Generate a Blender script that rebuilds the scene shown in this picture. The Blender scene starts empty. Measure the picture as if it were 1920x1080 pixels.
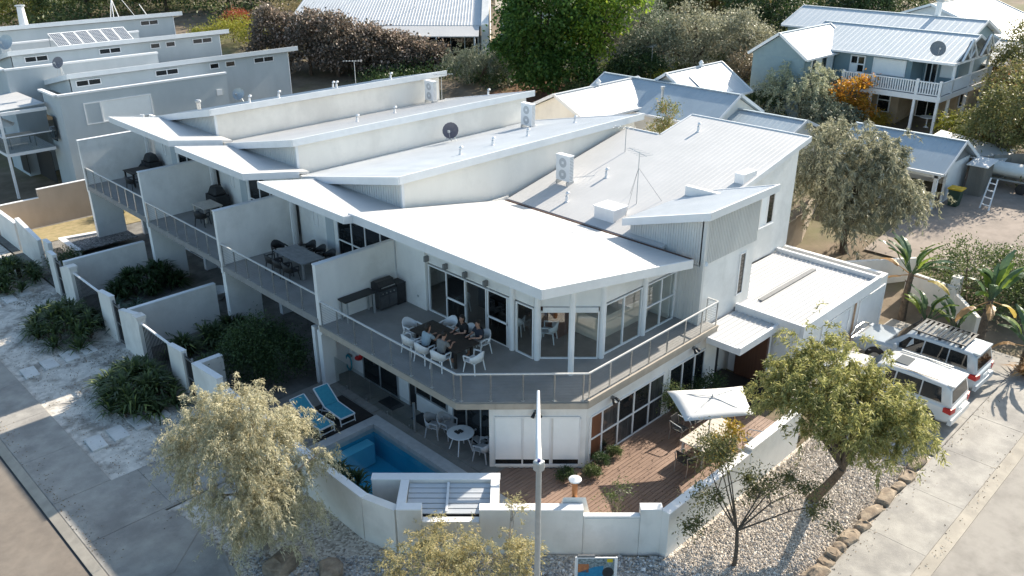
import bpy, math, random
import numpy as np
from mathutils import Vector
R = math.radians
SC = bpy.context.scene
COL = SC.collection
# ------------------------------------------------------------ camera, sky, sun, exposure
cd = bpy.data.cameras.new('camera'); cam = bpy.data.objects.new('camera', cd); COL.objects.link(cam)
cam.location = (0, 0, 17.6); cam.rotation_euler = (R(90-24.2), 0, R(-45))
cd.sensor_width = 36; cd.lens = 30.0; cd.clip_start = .1; cd.clip_end = 2000
SC.camera = cam
SUN_EL, SUN_AZ = 31.5, -1.0           # azimuth measured from +x towards +y
w = bpy.data.worlds.new('World'); SC.world = w; w.use_nodes = True
nt = w.node_tree; bg = nt.nodes['Background']
sky = nt.nodes.new('ShaderNodeTexSky'); sky.sky_type = 'NISHITA'; sky.sun_disc = False
sky.sun_elevation = R(SUN_EL); sky.sun_rotation = R(90-SUN_AZ); sky.air_density = .8; sky.dust_density = 1.2; sky.ozone_density = .2
tint = nt.nodes.new('ShaderNodeMix'); tint.data_type = 'RGBA'; tint.blend_type = 'MULTIPLY'; tint.inputs[0].default_value = 1; tint.inputs[7].default_value = (.96, 1.05, 1.0, 1)   # slightly greener sky, as in the photograph's open shade
nt.links.new(sky.outputs[0], tint.inputs[6]); nt.links.new(tint.outputs[2], bg.inputs[0]); bg.inputs[1].default_value = .135
sd = bpy.data.lights.new('sun', 'SUN'); sd.energy = 5.0; sd.angle = R(.5); sd.color = (1, .90, .76)
so = bpy.data.objects.new('sun', sd); COL.objects.link(so)
ce, ca = R(SUN_EL), R(SUN_AZ)
so.rotation_euler = Vector((math.cos(ce)*math.cos(ca), math.cos(ce)*math.sin(ca), math.sin(ce))).to_track_quat('Z', 'Y').to_euler()
SC.view_settings.view_transform = 'Standard'; SC.view_settings.look = 'None'
SC.view_settings.exposure = 1.0; SC.view_settings.gamma = 1; SC.view_settings.use_curve_mapping = False
SC.cycles.max_bounces = 6; SC.cycles.transparent_max_bounces = 12

# ------------------------------------------------------------ helpers
def T(x, y):                                   # height of the hill behind the houses
    t = min(1, max(0, (x-14)/30)); t = t*t*(3-2*t)
    return .085*max(0, x-38) + .05*max(0, y-30)*t

class M:
    def __init__(s): s.v = []; s.f = []
    def add(s, vs, fs):
        n = len(s.v); s.v += [tuple(v) for v in vs]; s.f += [tuple(i+n for i in f) for f in fs]; return s
    def hexa(s, b, t):                         # 4 bottom points, 4 top points (counter-clockwise from above)
        return s.add(list(b)+list(t), [(3,2,1,0),(4,5,6,7),(0,1,5,4),(1,2,6,5),(2,3,7,6),(3,0,4,7)])
    def box(s, x0, y0, z0, x1, y1, z1):
        q = [(x0,y0),(x1,y0),(x1,y1),(x0,y1)]
        return s.hexa([(a,b,z0) for a,b in q], [(a,b,z1) for a,b in q])
    def prism(s, pts, z0, z1):                 # pts counter-clockwise; z1 number or function(x, y)
        n = len(pts); f0 = z0 if callable(z0) else (lambda x,y: z0); f1 = z1 if callable(z1) else (lambda x,y: z1)
        vs = [(x,y,f0(x,y)) for x,y in pts]+[(x,y,f1(x,y)) for x,y in pts]
        return s.add(vs, [tuple(range(n-1,-1,-1)), tuple(range(n,2*n))]+[(i,(i+1)%n,n+(i+1)%n,n+i) for i in range(n)])
    def wall(s, p, q, z0, z1, t=.2):           # thickness goes to the left of p->q; z1 may be (za, zb)
        dx,dy = q[0]-p[0], q[1]-p[1]; l = math.hypot(dx,dy); nx,ny = -dy/l*t, dx/l*t
        za,zb = z1 if isinstance(z1, tuple) else (z1,z1)
        b = [p,q,(q[0]+nx,q[1]+ny),(p[0]+nx,p[1]+ny)]
        return s.hexa([(x,y,z0) for x,y in b], [(b[0][0],b[0][1],za),(b[1][0],b[1][1],zb),(b[2][0],b[2][1],zb),(b[3][0],b[3][1],za)])
    def bar(s, a, b, w, h=None, up=(0,0,1)):
        a,b,u = Vector(a),Vector(b),Vector(up); d = (b-a).normalized(); h = h or w
        if abs(d.dot(u)) > .98: u = Vector((1,0,0))
        sx = d.cross(u).normalized()*w/2; sy = sx.cross(d).normalized()*h/2
        P = lambda c: [c-sx-sy, c+sx-sy, c+sx+sy, c-sx+sy]
        return s.add(P(a)+P(b), [(3,2,1,0),(4,5,6,7),(0,1,5,4),(1,2,6,5),(2,3,7,6),(3,0,4,7)])
    def tube(s, pts, r, n=6):
        pts = [Vector(p) for p in pts]; rs = r if isinstance(r,(list,tuple)) else [r]*len(pts); vs=[]; fs=[]
        for i,p in enumerate(pts):
            d = (pts[min(i+1,len(pts)-1)]-pts[max(i-1,0)]).normalized()
            u = Vector((0,0,1)) if abs(d.z)<.95 else Vector((1,0,0))
            a = d.cross(u).normalized(); b = d.cross(a)
            for k in range(n):
                t = 2*math.pi*k/n; vs.append(p+(a*math.cos(t)+b*math.sin(t))*rs[i])
        for i in range(len(pts)-1):
            for k in range(n): fs.append((i*n+k, i*n+(k+1)%n, (i+1)*n+(k+1)%n, (i+1)*n+k))
        fs += [tuple(range(n-1,-1,-1)), tuple(range((len(pts)-1)*n, len(pts)*n))]
        return s.add(vs, fs)
    def lathe(s, c, prof, n=14):               # prof: (radius, z) bottom to top
        vs=[]; fs=[]
        for r,z in prof:
            for k in range(n):
                t=2*math.pi*k/n; vs.append((c[0]+r*math.cos(t), c[1]+r*math.sin(t), c[2]+z))
        for i in range(len(prof)-1):
            for k in range(n): fs.append((i*n+k, i*n+(k+1)%n, (i+1)*n+(k+1)%n, (i+1)*n+k))
        fs += [tuple(range(n-1,-1,-1)), tuple(range((len(prof)-1)*n, len(prof)*n))]
        return s.add(vs, fs)
    def slab(s, q, t):                         # q: 4 top points ccw from above, thickness straight down
        return s.hexa([(x,y,z-t) for x,y,z in q], q)
    def face(s, *p): return s.add(p, [tuple(range(len(p)))])
    def ribs(s, a, b, c, d, n, w=.05, h=.03):  # ridges running a->d, spread along a->b
        a,b,c,d = map(Vector,(a,b,c,d))
        for i in range(n):
            t=(i+.5)/n; p=a.lerp(b,t); q=d.lerp(c,t); e=(b-a).normalized()*w/2; u=Vector((0,0,h))
            s.add([p-e,p+e,p+u,q-e,q+e,q+u], [(0,2,1),(3,4,5),(0,3,5,2),(1,2,5,4)])
        return s

def setp(o, **k):
    for a,b in k.items():
        if b is not None: o[a]=b
def mesh(name, m, mt):
    me = bpy.data.meshes.new(name); me.from_pydata(m.v, [], m.f); me.update()
    if mt: me.materials.append(mt)
    return me
OFF = {}
def thing(name, label, cat, loc=(0,0,0), group=None):
    o = bpy.data.objects.new(name, None); COL.objects.link(o); o.location = loc; o.empty_display_size=.2
    setp(o, label=label, category=cat, group=group); OFF[o.name] = Vector(loc); return o
def part(name, m, mt, par, **k):               # geometry given in world space (or the thing's own space while it sits at 0)
    L = OFF.get(par.name, Vector((0,0,0))); 
    if L.length: m.v = [(v[0]-L.x, v[1]-L.y, v[2]-L.z) for v in m.v]
    o = bpy.data.objects.new(name, mesh(name, m, mt)); COL.objects.link(o); o.parent = par; OFF[o.name] = L
    setp(o, **k); return o
def solo(name, m, mt, label, cat, group=None):
    o = bpy.data.objects.new(name, mesh(name, m, mt)); COL.objects.link(o); setp(o, label=label, category=cat, group=group); return o
def struct(name, m, mt, par=None, kind='structure'):
    o = bpy.data.objects.new(name, mesh(name, m, mt)); COL.objects.link(o); o['kind']=kind
    if par: o.parent = par
    return o
def inst(name, me, par, loc, rot=(0,0,0), sc=(1,1,1), kind=None):
    o = bpy.data.objects.new(name, me); COL.objects.link(o); o.parent = par; o.location = loc; o.rotation_euler = rot; o.scale = sc
    if kind: o['kind']=kind
    return o
def dup(root, loc, rz=0, label=None, group=None, sc=None):
    def cp(o, p):
        c = o.copy(); COL.objects.link(c)
        if p: c.parent = p
        for ch in o.children: cp(ch, c)
        return c
    r = cp(root, None); r.location = loc; r.rotation_euler = (0,0,rz)
    if sc: r.scale = (sc,)*3
    if label: r['label'] = label
    if group: r['group'] = group
    return r
def smooth(o):
    for p in o.data.polygons: p.use_smooth = True
    return o
def bev(o, w=.01, n=2):
    b = o.modifiers.new('edge','BEVEL'); b.width=w; b.segments=n; b.limit_method='ANGLE'; return o

# ------------------------------------------------------------ materials
def mk(name, c1, c2=None, sc=3., rough=.7, bump=0, bsc=30., metal=0, streak=0, spec=.4, det=5, c3=None, sc3=.25, amt3=.5, stretch=None):
    m = bpy.data.materials.new(name); m.use_nodes = True; t=m.node_tree; N=t.nodes; L=t.links; b=N['Principled BSDF']
    b.inputs['Roughness'].default_value=rough; b.inputs['Metallic'].default_value=metal; b.inputs['Specular IOR Level'].default_value=spec
    tc=N.new('ShaderNodeNewGeometry'); src=tc.outputs['Position']
    c2 = c2 or tuple(x*.86 for x in c1)
    n=N.new('ShaderNodeTexNoise'); n.inputs['Scale'].default_value=sc; n.inputs['Detail'].default_value=det; n.inputs['Roughness'].default_value=.62
    if streak or stretch:
        mp=N.new('ShaderNodeMapping'); mp.inputs['Scale'].default_value=stretch or (1,1,streak); L.new(src,mp.inputs[0]); L.new(mp.outputs[0],n.inputs[0])
    else: L.new(src,n.inputs[0])
    cr=N.new('ShaderNodeValToRGB'); cr.color_ramp.elements[0].position=.36; cr.color_ramp.elements[1].position=.64
    cr.color_ramp.elements[0].color=(*c2,1); cr.color_ramp.elements[1].color=(*c1,1); L.new(n.outputs[0],cr.inputs[0]); out=cr.outputs[0]
    if c3:
        n3=N.new('ShaderNodeTexNoise'); n3.inputs['Scale'].default_value=sc3; n3.inputs['Detail'].default_value=7; n3.inputs['Roughness'].default_value=.65; L.new(src,n3.inputs[0])
        r3=N.new('ShaderNodeMapRange'); r3.inputs[1].default_value=.47; r3.inputs[2].default_value=.62; r3.inputs[4].default_value=amt3; L.new(n3.outputs[0],r3.inputs[0])
        mx=N.new('ShaderNodeMix'); mx.data_type='RGBA'; L.new(r3.outputs[0],mx.inputs[0]); L.new(out,mx.inputs[6]); mx.inputs[7].default_value=(*c3,1); out=mx.outputs[2]
    L.new(out,b.inputs['Base Color'])
    if bump:
        n2=N.new('ShaderNodeTexNoise'); n2.inputs['Scale'].default_value=bsc; n2.inputs['Detail'].default_value=4; L.new(src,n2.inputs[0])
        bp=N.new('ShaderNodeBump'); bp.inputs['Strength'].default_value=bump; bp.inputs['Distance'].default_value=.03; L.new(n2.outputs[0],bp.inputs['Height']); L.new(bp.outputs[0],b.inputs['Normal'])
    return m
def pebble(name, cols, sc, bump=.8):
    m=bpy.data.materials.new(name); m.use_nodes=True; t=m.node_tree; N=t.nodes; L=t.links; b=N['Principled BSDF']; b.inputs['Roughness'].default_value=.85
    g=N.new('ShaderNodeNewGeometry'); v=N.new('ShaderNodeTexVoronoi'); v.inputs['Scale'].default_value=sc; L.new(g.outputs['Position'],v.inputs['Vector'])
    sp=N.new('ShaderNodeSeparateColor'); L.new(v.outputs['Color'],sp.inputs[0])
    cr=N.new('ShaderNodeValToRGB'); e=cr.color_ramp.elements; e[0].color=(*cols[0],1); e[1].color=(*cols[-1],1)
    for i,c in enumerate(cols[1:-1]): x=e.new((i+1)/(len(cols)-1)); x.color=(*c,1)
    L.new(sp.outputs[0],cr.inputs[0]); L.new(cr.outputs[0],b.inputs['Base Color'])
    bp=N.new('ShaderNodeBump'); bp.invert=True; bp.inputs['Strength'].default_value=bump; bp.inputs['Distance'].default_value=.05; L.new(v.outputs['Distance'],bp.inputs['Height']); L.new(bp.outputs[0],b.inputs['Normal'])
    return m
def leafmat(name, a, b_, c=None, trans=.4, rough=.5):
    m=bpy.data.materials.new(name); m.use_nodes=True; t=m.node_tree; N=t.nodes; L=t.links; p=N['Principled BSDF']; p.inputs['Roughness'].default_value=rough; p.inputs['Specular IOR Level'].default_value=.35
    g=N.new('ShaderNodeNewGeometry'); cr=N.new('ShaderNodeValToRGB'); e=cr.color_ramp.elements; a,b_=[tuple(min(.8,v*1.3) for v in q) for q in (a,b_)]; e[0].color=(*a,1); e[1].color=(*b_,1)
    if c: c=tuple(min(.8,v*1.25) for v in c); x=e.new(.85); x.color=(*b_,1); e[len(e)-1].color=(*c,1)
    L.new(g.outputs['Random Per Island'],cr.inputs[0]); L.new(cr.outputs[0],p.inputs['Base Color'])
    tr=N.new('ShaderNodeBsdfTranslucent'); L.new(cr.outputs[0],tr.inputs[0]); mx=N.new('ShaderNodeMixShader'); mx.inputs[0].default_value=trans
    L.new(p.outputs[0],mx.inputs[1]); L.new(tr.outputs[0],mx.inputs[2]); L.new(mx.outputs[0],N['Material Output'].inputs[0]); return m
def glassmat(name, tint, refl=1.0):
    m=bpy.data.materials.new(name); m.use_nodes=True; t=m.node_tree; N=t.nodes; L=t.links; N.remove(N['Principled BSDF'])
    tr=N.new('ShaderNodeBsdfTransparent'); tr.inputs[0].default_value=(*tint,1); gl=N.new('ShaderNodeBsdfGlossy'); gl.inputs['Roughness'].default_value=.02; gl.inputs[0].default_value=(refl,refl,refl,1)
    lw=N.new('ShaderNodeLayerWeight'); lw.inputs[0].default_value=.5; pw=N.new('ShaderNodeMath'); pw.operation='POWER'; pw.inputs[1].default_value=4; L.new(lw.outputs['Facing'],pw.inputs[0]); fr=N.new('ShaderNodeMath'); fr.operation='MULTIPLY_ADD'; fr.inputs[1].default_value=.85; fr.inputs[2].default_value=.05; L.new(pw.outputs[0],fr.inputs[0]); mx=N.new('ShaderNodeMixShader'); L.new(fr.outputs[0],mx.inputs[0]); L.new(tr.outputs[0],mx.inputs[1]); L.new(gl.outputs[0],mx.inputs[2]); L.new(mx.outputs[0],N['Material Output'].inputs[0]); return m
WALL=mk('white_render',(.80,.79,.765),(.73,.72,.70),1.2,.8,.15,60,streak=.35,c3=(.53,.52,.49),sc3=.6,amt3=.4)
WALLG=mk('garden_render',(.76,.735,.69),(.68,.66,.62),1.0,.85,.2,50,streak=.5,c3=(.48,.46,.42),sc3=.7,amt3=.35)
CREAM_BOUNCE=mk('cream_and_bounce_render',(.80,.77,.71),(.74,.71,.655),.8,.8,.1,60,streak=.25,c3=(.5,.48,.44),sc3=.4,amt3=.3)  # on the clerestory walls this colour carries warm bounce; plain cream elsewhere
GREYW=mk('blue_grey_render',(.46,.50,.52),(.41,.45,.47),.7,.8,.1,50,streak=.4)
ROOF=mk('white_sheet',(.54,.533,.525),(.50,.497,.49),.6,.5,0,streak=1,c3=(.44,.44,.44),sc3=.4,amt3=.3)
ROOFG=mk('pale_grey_sheet',(.56,.58,.60),(.50,.525,.55),.7,.5,c3=(.42,.44,.45),sc3=.5,amt3=.3)
ROOFB=mk('blue_grey_sheet',(.36,.43,.48),(.31,.38,.43),.6,.5,c3=(.27,.33,.38),sc3=.4,amt3=.4)
FASC=mk('fascia_paint',(.72,.73,.74),(.67,.68,.69),2,.5)
WHT=mk('white_paint',(.78,.78,.78),(.74,.74,.74),4,.4)
STEEL=mk('brushed_steel',(.62,.62,.6),(.5,.5,.49),8,.3,metal=.85)
RAILM=mk('satin_rail',(.62,.62,.6),(.56,.56,.55),6,.35)
GALV=mk('galvanised',(.45,.47,.48),(.38,.4,.41),6,.45,metal=.5)
DARKM=mk('black_metal',(.03,.03,.032),(.02,.02,.022),8,.4)
GREYM=mk('grey_metal',(.2,.205,.21),(.16,.165,.17),5,.5)
DECK=mk('balcony_tile',(.28,.275,.265),(.235,.23,.22),.9,.7,.05,80,c3=(.18,.18,.17),sc3=.6,amt3=.4)
SLAB_SHADE=mk('shaded_slab_edge',(.27,.265,.26),(.23,.225,.22),3,.8)  # greyer copy of the slab edge for the townhouses, shade put into its colour
SLABE=mk('slab_edge',(.42,.37,.31),(.36,.32,.27),3,.8)
CONC=mk('path_concrete',(.38,.36,.325),(.29,.275,.25),1.6,.9,.3,40,c3=(.20,.19,.18),sc3=.55,amt3=.65,det=11)
KERB=mk('kerb_concrete',(.40,.36,.30),(.32,.29,.245),2,.9,.2,40,c3=(.22,.2,.17),sc3=.7,amt3=.4)
ROAD=mk('road_asphalt',(.205,.175,.145),(.165,.142,.12),2.5,.95,.3,90,c3=(.25,.22,.185),sc3=.3,amt3=.5,det=9)
ROADR=mk('road_asphalt_grey',(.27,.25,.225),(.21,.195,.175),1.8,.95,.3,90,c3=(.36,.335,.3),sc3=.35,amt3=.6,det=9)
SAND=mk('sandy_verge',(.68,.64,.58),(.50,.47,.42),3.5,.95,.6,18,c3=(.16,.145,.125),sc3=1.1,amt3=.75,det=12)
EARTH=mk('earth',(.22,.17,.12),(.13,.10,.065),.6,.95,.4,10,c3=(.12,.13,.05),sc3=.12,amt3=.8,det=8)
PAVE=mk('patio_paving',(.27,.25,.22),(.22,.205,.18),2,.85,.15,40,c3=(.16,.15,.135),sc3=.8,amt3=.4)
STEP=mk('stepping_stone',(.68,.67,.64),(.58,.57,.55),3,.9,.25,50,c3=(.3,.29,.27),sc3=1.5,amt3=.4)
COPE=mk('pool_coping',(.50,.49,.47),(.42,.41,.395),4,.8,.1,60)
POOLT=mk('pool_tile',(.02,.38,.56),(.017,.33,.50),1.5,.4,c3=(.05,.46,.63),sc3=.6,amt3=.4)
POOLL=mk('pool_ledge',(.17,.55,.68),(.14,.5,.63),2,.4)
WATER=glassmat('pool_water',(.78,.94,.98),.8)
GLASS=glassmat('clear_glass',(.93,.95,.95))
BAL=glassmat('fence_glass',(.95,.97,.965),.35)
DGLASS=mk('dark_glass',(.012,.015,.017),(.008,.01,.012),.8,.04,spec=.6)
BLIND=mk('white_blind',(.84,.85,.84),(.8,.81,.8),2,.5)
TIMB=mk('deck_timber',(.245,.155,.108),(.165,.10,.07),7,.5,.12,60,stretch=(.1,1.6,1),c3=(.30,.20,.15),sc3=.7,amt3=.5,spec=.6)
DGL2=mk('curtained_glass',(.07,.075,.078),(.025,.028,.03),9,.05,streak=.05,spec=.6)
DTIMB=mk('dark_timber',(.035,.028,.024),(.022,.018,.016),6,.55)
BROWN=mk('red_brown_timber',(.17,.062,.03),(.10,.038,.02),3,.5,streak=.3)
FLOORW=mk('floorboards',(.36,.29,.235),(.29,.235,.19),3,.35)
BENCH=mk('bench_stone',(.75,.66,.54),(.70,.61,.5),4,.4)
PLASW=mk('white_plastic',(.74,.75,.75),(.70,.71,.71),5,.45)
TEAL=mk('teal_sling',(.05,.30,.38),(.04,.25,.33),10,.7)
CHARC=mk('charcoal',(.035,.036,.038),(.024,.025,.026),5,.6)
CANV=mk('white_canvas',(.76,.75,.71),(.68,.67,.635),2,.8,.2,6)
PALEW=mk('pale_table_wood',(.56,.52,.46),(.47,.43,.38),4,.6)
BARK=mk('bark',(.13,.10,.075),(.07,.055,.042),6,.9,.6,20)
BARKP=mk('pale_bark',(.34,.30,.26),(.24,.21,.18),6,.9,.5,20)
ROCK=mk('sandstone_rock',(.33,.265,.195),(.21,.16,.115),3,.95,.6,9,c3=(.11,.09,.075),sc3=2,amt3=.6)
RED=mk('red_plastic',(.5,.02,.02),(.4,.015,.015),5,.4)
BRICK=mk('limestone',(.42,.33,.23),(.33,.255,.175),2,.9,.3,20)
OBRK=mk('orange_brick',(.40,.20,.10),(.32,.155,.075),3,.9,.2,20)
BLUEW=mk('blue_weatherboard',(.21,.29,.32),(.185,.26,.29),2,.7)
FENC=mk('fibro_fence',(.24,.225,.2),(.18,.17,.15),1.5,.9,.1,20,streak=.3)
SKIN=mk('skin',(.42,.24,.17),(.38,.21,.15),6,.55)
HAIR=mk('dark_hair',(.02,.014,.01),(.012,.008,.006),20,.5)
COPPER=mk('copper_pipe',(.42,.2,.09),(.3,.13,.055),6,.4,metal=.6)
GRAVL=pebble('light_gravel',[(.24,.205,.165),(.45,.395,.33),(.58,.52,.45),(.70,.64,.56)],16)
GRAVD=pebble('grey_gravel',[(.05,.05,.05),(.13,.13,.13),(.22,.22,.22),(.34,.34,.34)],16)
# ------------------------------------------------------------ ground
def terrain():
    xs = sorted(set([round(-30+i*2.,2) for i in range(28)]+[11.6,15.2]+[26+i*2. for i in range(40)]+[106+i*8. for i in range(20)]))
    ys = sorted(set([round(-30+i*2.,2) for i in range(28)]+[15.5,22.35]+[26+i*2. for i in range(40)]+[106+i*8. for i in range(20)]))
    m=M(); nx=len(xs)
    for y in ys:
        for x in xs: m.v.append((x,y,T(x,y)-.06))
    for j in range(len(ys)-1):
        for i in range(nx-1):
            cx,cy=(xs[i]+xs[i+1])/2,(ys[j]+ys[j+1])/2
            if 11.6<cx<15.2 and 15.5<cy<22.35: continue
            m.f.append((j*nx+i,j*nx+i+1,(j+1)*nx+i+1,(j+1)*nx+i))
    return smooth(struct('ground',m,EARTH))
terrain()
def sheet(name, pts, mt, z=0, par=None): return struct(name, M().prism(pts, z-.05, z), mt, par)
sheet('road',[(-9,-9),(4.9,-9),(4.9,150),(-9,150)],ROAD,-.008)
sheet('road',[(4.902,-9),(150,-9),(150,4.9),(4.902,4.9)],ROADR,-.006)
k=struct('kerb',M().prism([(4.9,12),(5.19,12),(5.19,150),(4.9,150)],-.1,lambda x,y:.03+.06*(x>5)),KERB)
k=struct('kerb',M().prism([(12,4.9),(150,4.9),(150,5.29),(12,5.29)],-.1,lambda x,y:.03+.06*(y>5)),KERB)
arc=[(12-7.1*math.sin(a*math.pi/16),12-7.1*math.cos(a*math.pi/16)) for a in range(9)]
arc2=[(12-6.75*math.sin(a*math.pi/16),12-6.75*math.cos(a*math.pi/16)) for a in range(9)]
kk=M()
for i in range(8):
    kk.hexa([(*arc[i],-.1),(*arc2[i],-.1),(*arc2[i+1],-.1),(*arc[i+1],-.1)],[(*arc[i],.03),(*arc2[i],.09),(*arc2[i+1],.09),(*arc[i+1],.03)])
struct('kerb',kk,KERB)
fp=struct('footpath',M().prism([(5.2,5.3),(7.05,5.3),(7.05,62),(5.2,62)],-.06,.074),CONC)
def slabs(y0,y1,x0,x1,step,axis):
    n=max(1,round((y1-y0)/step))
    for i in range(n):
        a=y0+(y1-y0)*i/n+.006; b=y0+(y1-y0)*(i+1)/n-.006
        q=(x0,a,0,x1,b,.085) if axis=='y' else (a,x0,0,b,x1,.085)
        struct('slab',M().box(*q),CONC,fp)
slabs(26,62,5.22,7.04,3.0,'y')
slabs(23.3,25.95,5.22,7.9,2.65,'y'); slabs(23.3,25.95,7.92,11.3,2.65,'y')
for q in ([(5.22,23.27),(5.22,20.35),(6.6,20.35),(8.02,21.6),(7.9,22.5),(7.62,23.27)],[(5.22,20.32),(5.22,17.2),(6.9,17.2),(7.55,18.6),(8.0,20.4),(8.03,21.55),(6.62,20.32)],[(5.22,17.17),(5.4,14.2),(6.6,12.6),(7.2,14.5),(6.9,17.17)]):
    struct('slab',M().prism(q[::-1],0,.085),CONC,fp)
fr=struct('footpath',M().prism([(13,5.3),(60,5.3),(60,7.08),(13,7.08)],-.06,.074),CONC)
fp=fr; slabs(13.5,31.6,5.31,7.07,3.02,'x'); slabs(37.6,59,5.31,7.07,3,'x')
dr=struct('driveway',M().prism([(27.9,7.1),(37.6,7.1),(37.6,12.68),(27.9,12.68)],-.05,.072),CONC); fp=dr
for a,b in ((31.6,37.6),): 
    struct('slab',M().box(31.62,5.31,0,37.58,7.08,.083),CONC,dr)
slabs(27.9,37.6,7.12,9.8,3.2,'x'); slabs(27.9,37.6,9.82,12.66,3.2,'x')
sheet('path_base',[(7.06,23.25),(11.3,23.25),(11.3,25.96),(7.06,25.96)],CONC,.073)
sheet('path_base',[(5.21,12.8),(6.6,12.7),(7.3,16),(8.02,20),(8.02,21.7),(7.6,23.24),(5.21,23.24)],CONC,.0715)
sheet('gutter_joint',[(4.84,10),(4.899,10),(4.899,150),(4.84,150)],CHARC,-.003)
sheet('sand_verge',[(7.06,25.97),(11.4,25.97),(11.4,62),(7.06,62)],SAND,.03)
sheet('sand_verge',[(7.65,23.2),(7.95,22.4),(8.06,21.5),(11.4,21.5),(11.4,23.28)],SAND,.03)
sheet('gravel_bed',[(8.02,21.48),(7.98,20.4),(7.5,18.5),(7.1,16.5),(7.1,14.5),(8.4,11),(11,8.6),(14,7.25),(19.5,7.1),(27.88,7.1),(27.88,10.72),(17.15,10.72),(11.75,16.5),(11.45,17.5),(11.45,21.48)],GRAVL,.03)
sheet('garden_soil',[(11.5,26.1),(18.6,26.1),(18.6,56),(11.5,56)],mk('garden_soil',(.23,.22,.2),(.15,.14,.125),1.5,.95,.3,20,c3=(.09,.085,.075),sc3=.6,amt3=.6),.02)
sheet('garden_path',[(13.2,37.5),(18.5,37.5),(18.5,39.4),(15.4,39.2),(13.4,38.6)],PAVE,.06)
sheet('dry_lawn',[(12,50.9),(19,50.6),(19,53.6),(12,53.6)],mk('dry_grass',(.34,.27,.15),(.24,.2,.1),3,.95,.4,40),.05)
# loose stones on the gravel beds
def stones(n, region, zb, name, mt, r0=.025, r1=.06, seed=1):
    rng=np.random.default_rng(seed); P=[]
    while len(P)<n:
        x,y=rng.uniform(region[0],region[2]),rng.uniform(region[1],region[3])
        if region[4](x,y): P.append((x,y))
    P=np.array(P); r=rng.uniform(r0,r1,n)*np.where(rng.random(n)<.06,1.7,1); base=np.array([(1,0,0),(0,1,0),(-1,0,0),(0,-1,0),(0,0,.7),(0,0,-.4)])
    a=rng.uniform(0,6.28,n); c,s_=np.cos(a),np.sin(a); st=rng.uniform(.6,1.3,(n,2))
    V=base[None]*r[:,None,None]; V=V*np.concatenate([st,np.ones((n,1))],1)[:,None,:]
    X=V[:,:,0]*c[:,None]-V[:,:,1]*s_[:,None]+P[:,0:1]; Yv=V[:,:,0]*s_[:,None]+V[:,:,1]*c[:,None]+P[:,1:2]; Z=V[:,:,2]+zb+r[:,None]*.3
    co=np.stack([X,Yv,Z],2).reshape(-1,3); f=np.array([(0,1,4),(1,2,4),(2,3,4),(3,0,4)]); F=(f[None]+(np.arange(n)*6)[:,None,None]).reshape(-1,3)
    me=bpy.data.meshes.new(name); me.from_pydata(co.tolist(),[],F.tolist()); me.materials.append(mt)
    o=bpy.data.objects.new(name,me); COL.objects.link(o); o['kind']='stuff'; return o
STN=leafmat('loose_stone',(.22,.185,.15),(.54,.48,.41),(.64,.58,.51),trans=0,rough=.9)
stones(22000,(16.5,7.3,27.8,10.6,lambda x,y: not(x<17.5 and y<8.5)),.03,'loose_gravel',STN,.018,.042)
stones(9000,(7.6,9,17.2,21.4,lambda x,y: x+y<27.9 and x<11.4+max(0,16.8-y) and x+y>20 and not (x<8.1 and y>16)),.03,'loose_gravel',leafmat('shaded_stone',(.13,.13,.13),(.40,.395,.385),(.55,.54,.53),trans=0,rough=.9),seed=2)  # left stones are a greyer copy of the gravel, shade put into their colour
stones(2600,(8.4,28,11.2,44,lambda x,y: math.sin(x*1.7+y*.8)>.1),.03,'loose_rubble',leafmat('rubble_stone',(.16,.15,.13),(.42,.40,.36),None,trans=0,rough=.9),.015,.05,3)
# stepping stones
def stepper(x,y,a,s=.78):
    m=M(); c,si=math.cos(a),math.sin(a); h,k=.27,.48
    q=[(x+c*u-si*v,y+si*u+c*v) for u,v in ((-h,-k),(h,-k),(h,k),(-h,k))]
    return m.prism(q,-.02,.09)
sg='square concrete stepping stones across the sandy verge'
for lab,row in (('stepping stone in the row nearest the pale tree',[(7.55,28.56),(8.36,28.62),(9.2,28.75),(9.98,28.9)]),('stepping stone in the middle row',[(7.6,35.6),(8.42,35.78),(9.27,35.9),(10.05,36.0)]),('stepping stone in the far row',[(7.7,43.6),(8.55,43.75),(9.35,43.95),(10.1,44.4)])):
    for i,(x,y) in enumerate(row): solo('stepping_stone',stepper(x,y,.03*(i-1.5)),STEP,lab+', '+('nearest the footpath','second from the footpath','second from the garden wall','nearest the garden wall')[i],'stepping stone','stepping stones across the sandy verge')
def rockmesh(seed,sx,sy,sz):
    rng=random.Random(seed); m=M(); m.lathe((0,0,0),[(.7,-.35),(.98,0),(1,.4),(.86,.82),(.45,.98)],8)
    m.v=[(max(-1,min(1,1.3*x))*sx*(1+rng.uniform(-.2,.2)),max(-1,min(1,1.25*y))*sy*(1+rng.uniform(-.2,.2)),z*sz*(1+rng.uniform(-.2,.16))) for x,y,z in m.v]; return m
def rock(x,y,sx,sy,sz,a,seed,label,group=None):
    o=solo('rock',rockmesh(seed,sx,sy,sz),ROCK,label,'rock',group); o.location=(x,y,.02); o.rotation_euler=(0,0,a); bev(o,.025,1)
EL='tan sandstone edging rock between the gravel bed and the right footpath'
xx=16.9; i=0; rg=random.Random(8)
while xx<26.6 and i<16:
    sx=rg.choice((.22,.27,.33,.4,.5,.56)); rock(xx+sx,7.25+rg.uniform(-.05,.07),sx,rg.uniform(.16,.25),rg.uniform(.13,.25),rg.uniform(-.2,.2),i,('first','second','third','fourth','fifth','sixth','seventh','eighth','ninth','tenth','eleventh','twelfth','thirteenth','fourteenth','fifteenth','sixteenth')[i]+' tan edging rock along the footpath counted up from the bottom edge','rocks edging the gravel bed'); xx+=2*sx+rg.uniform(-.04,.08); i+=1
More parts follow.
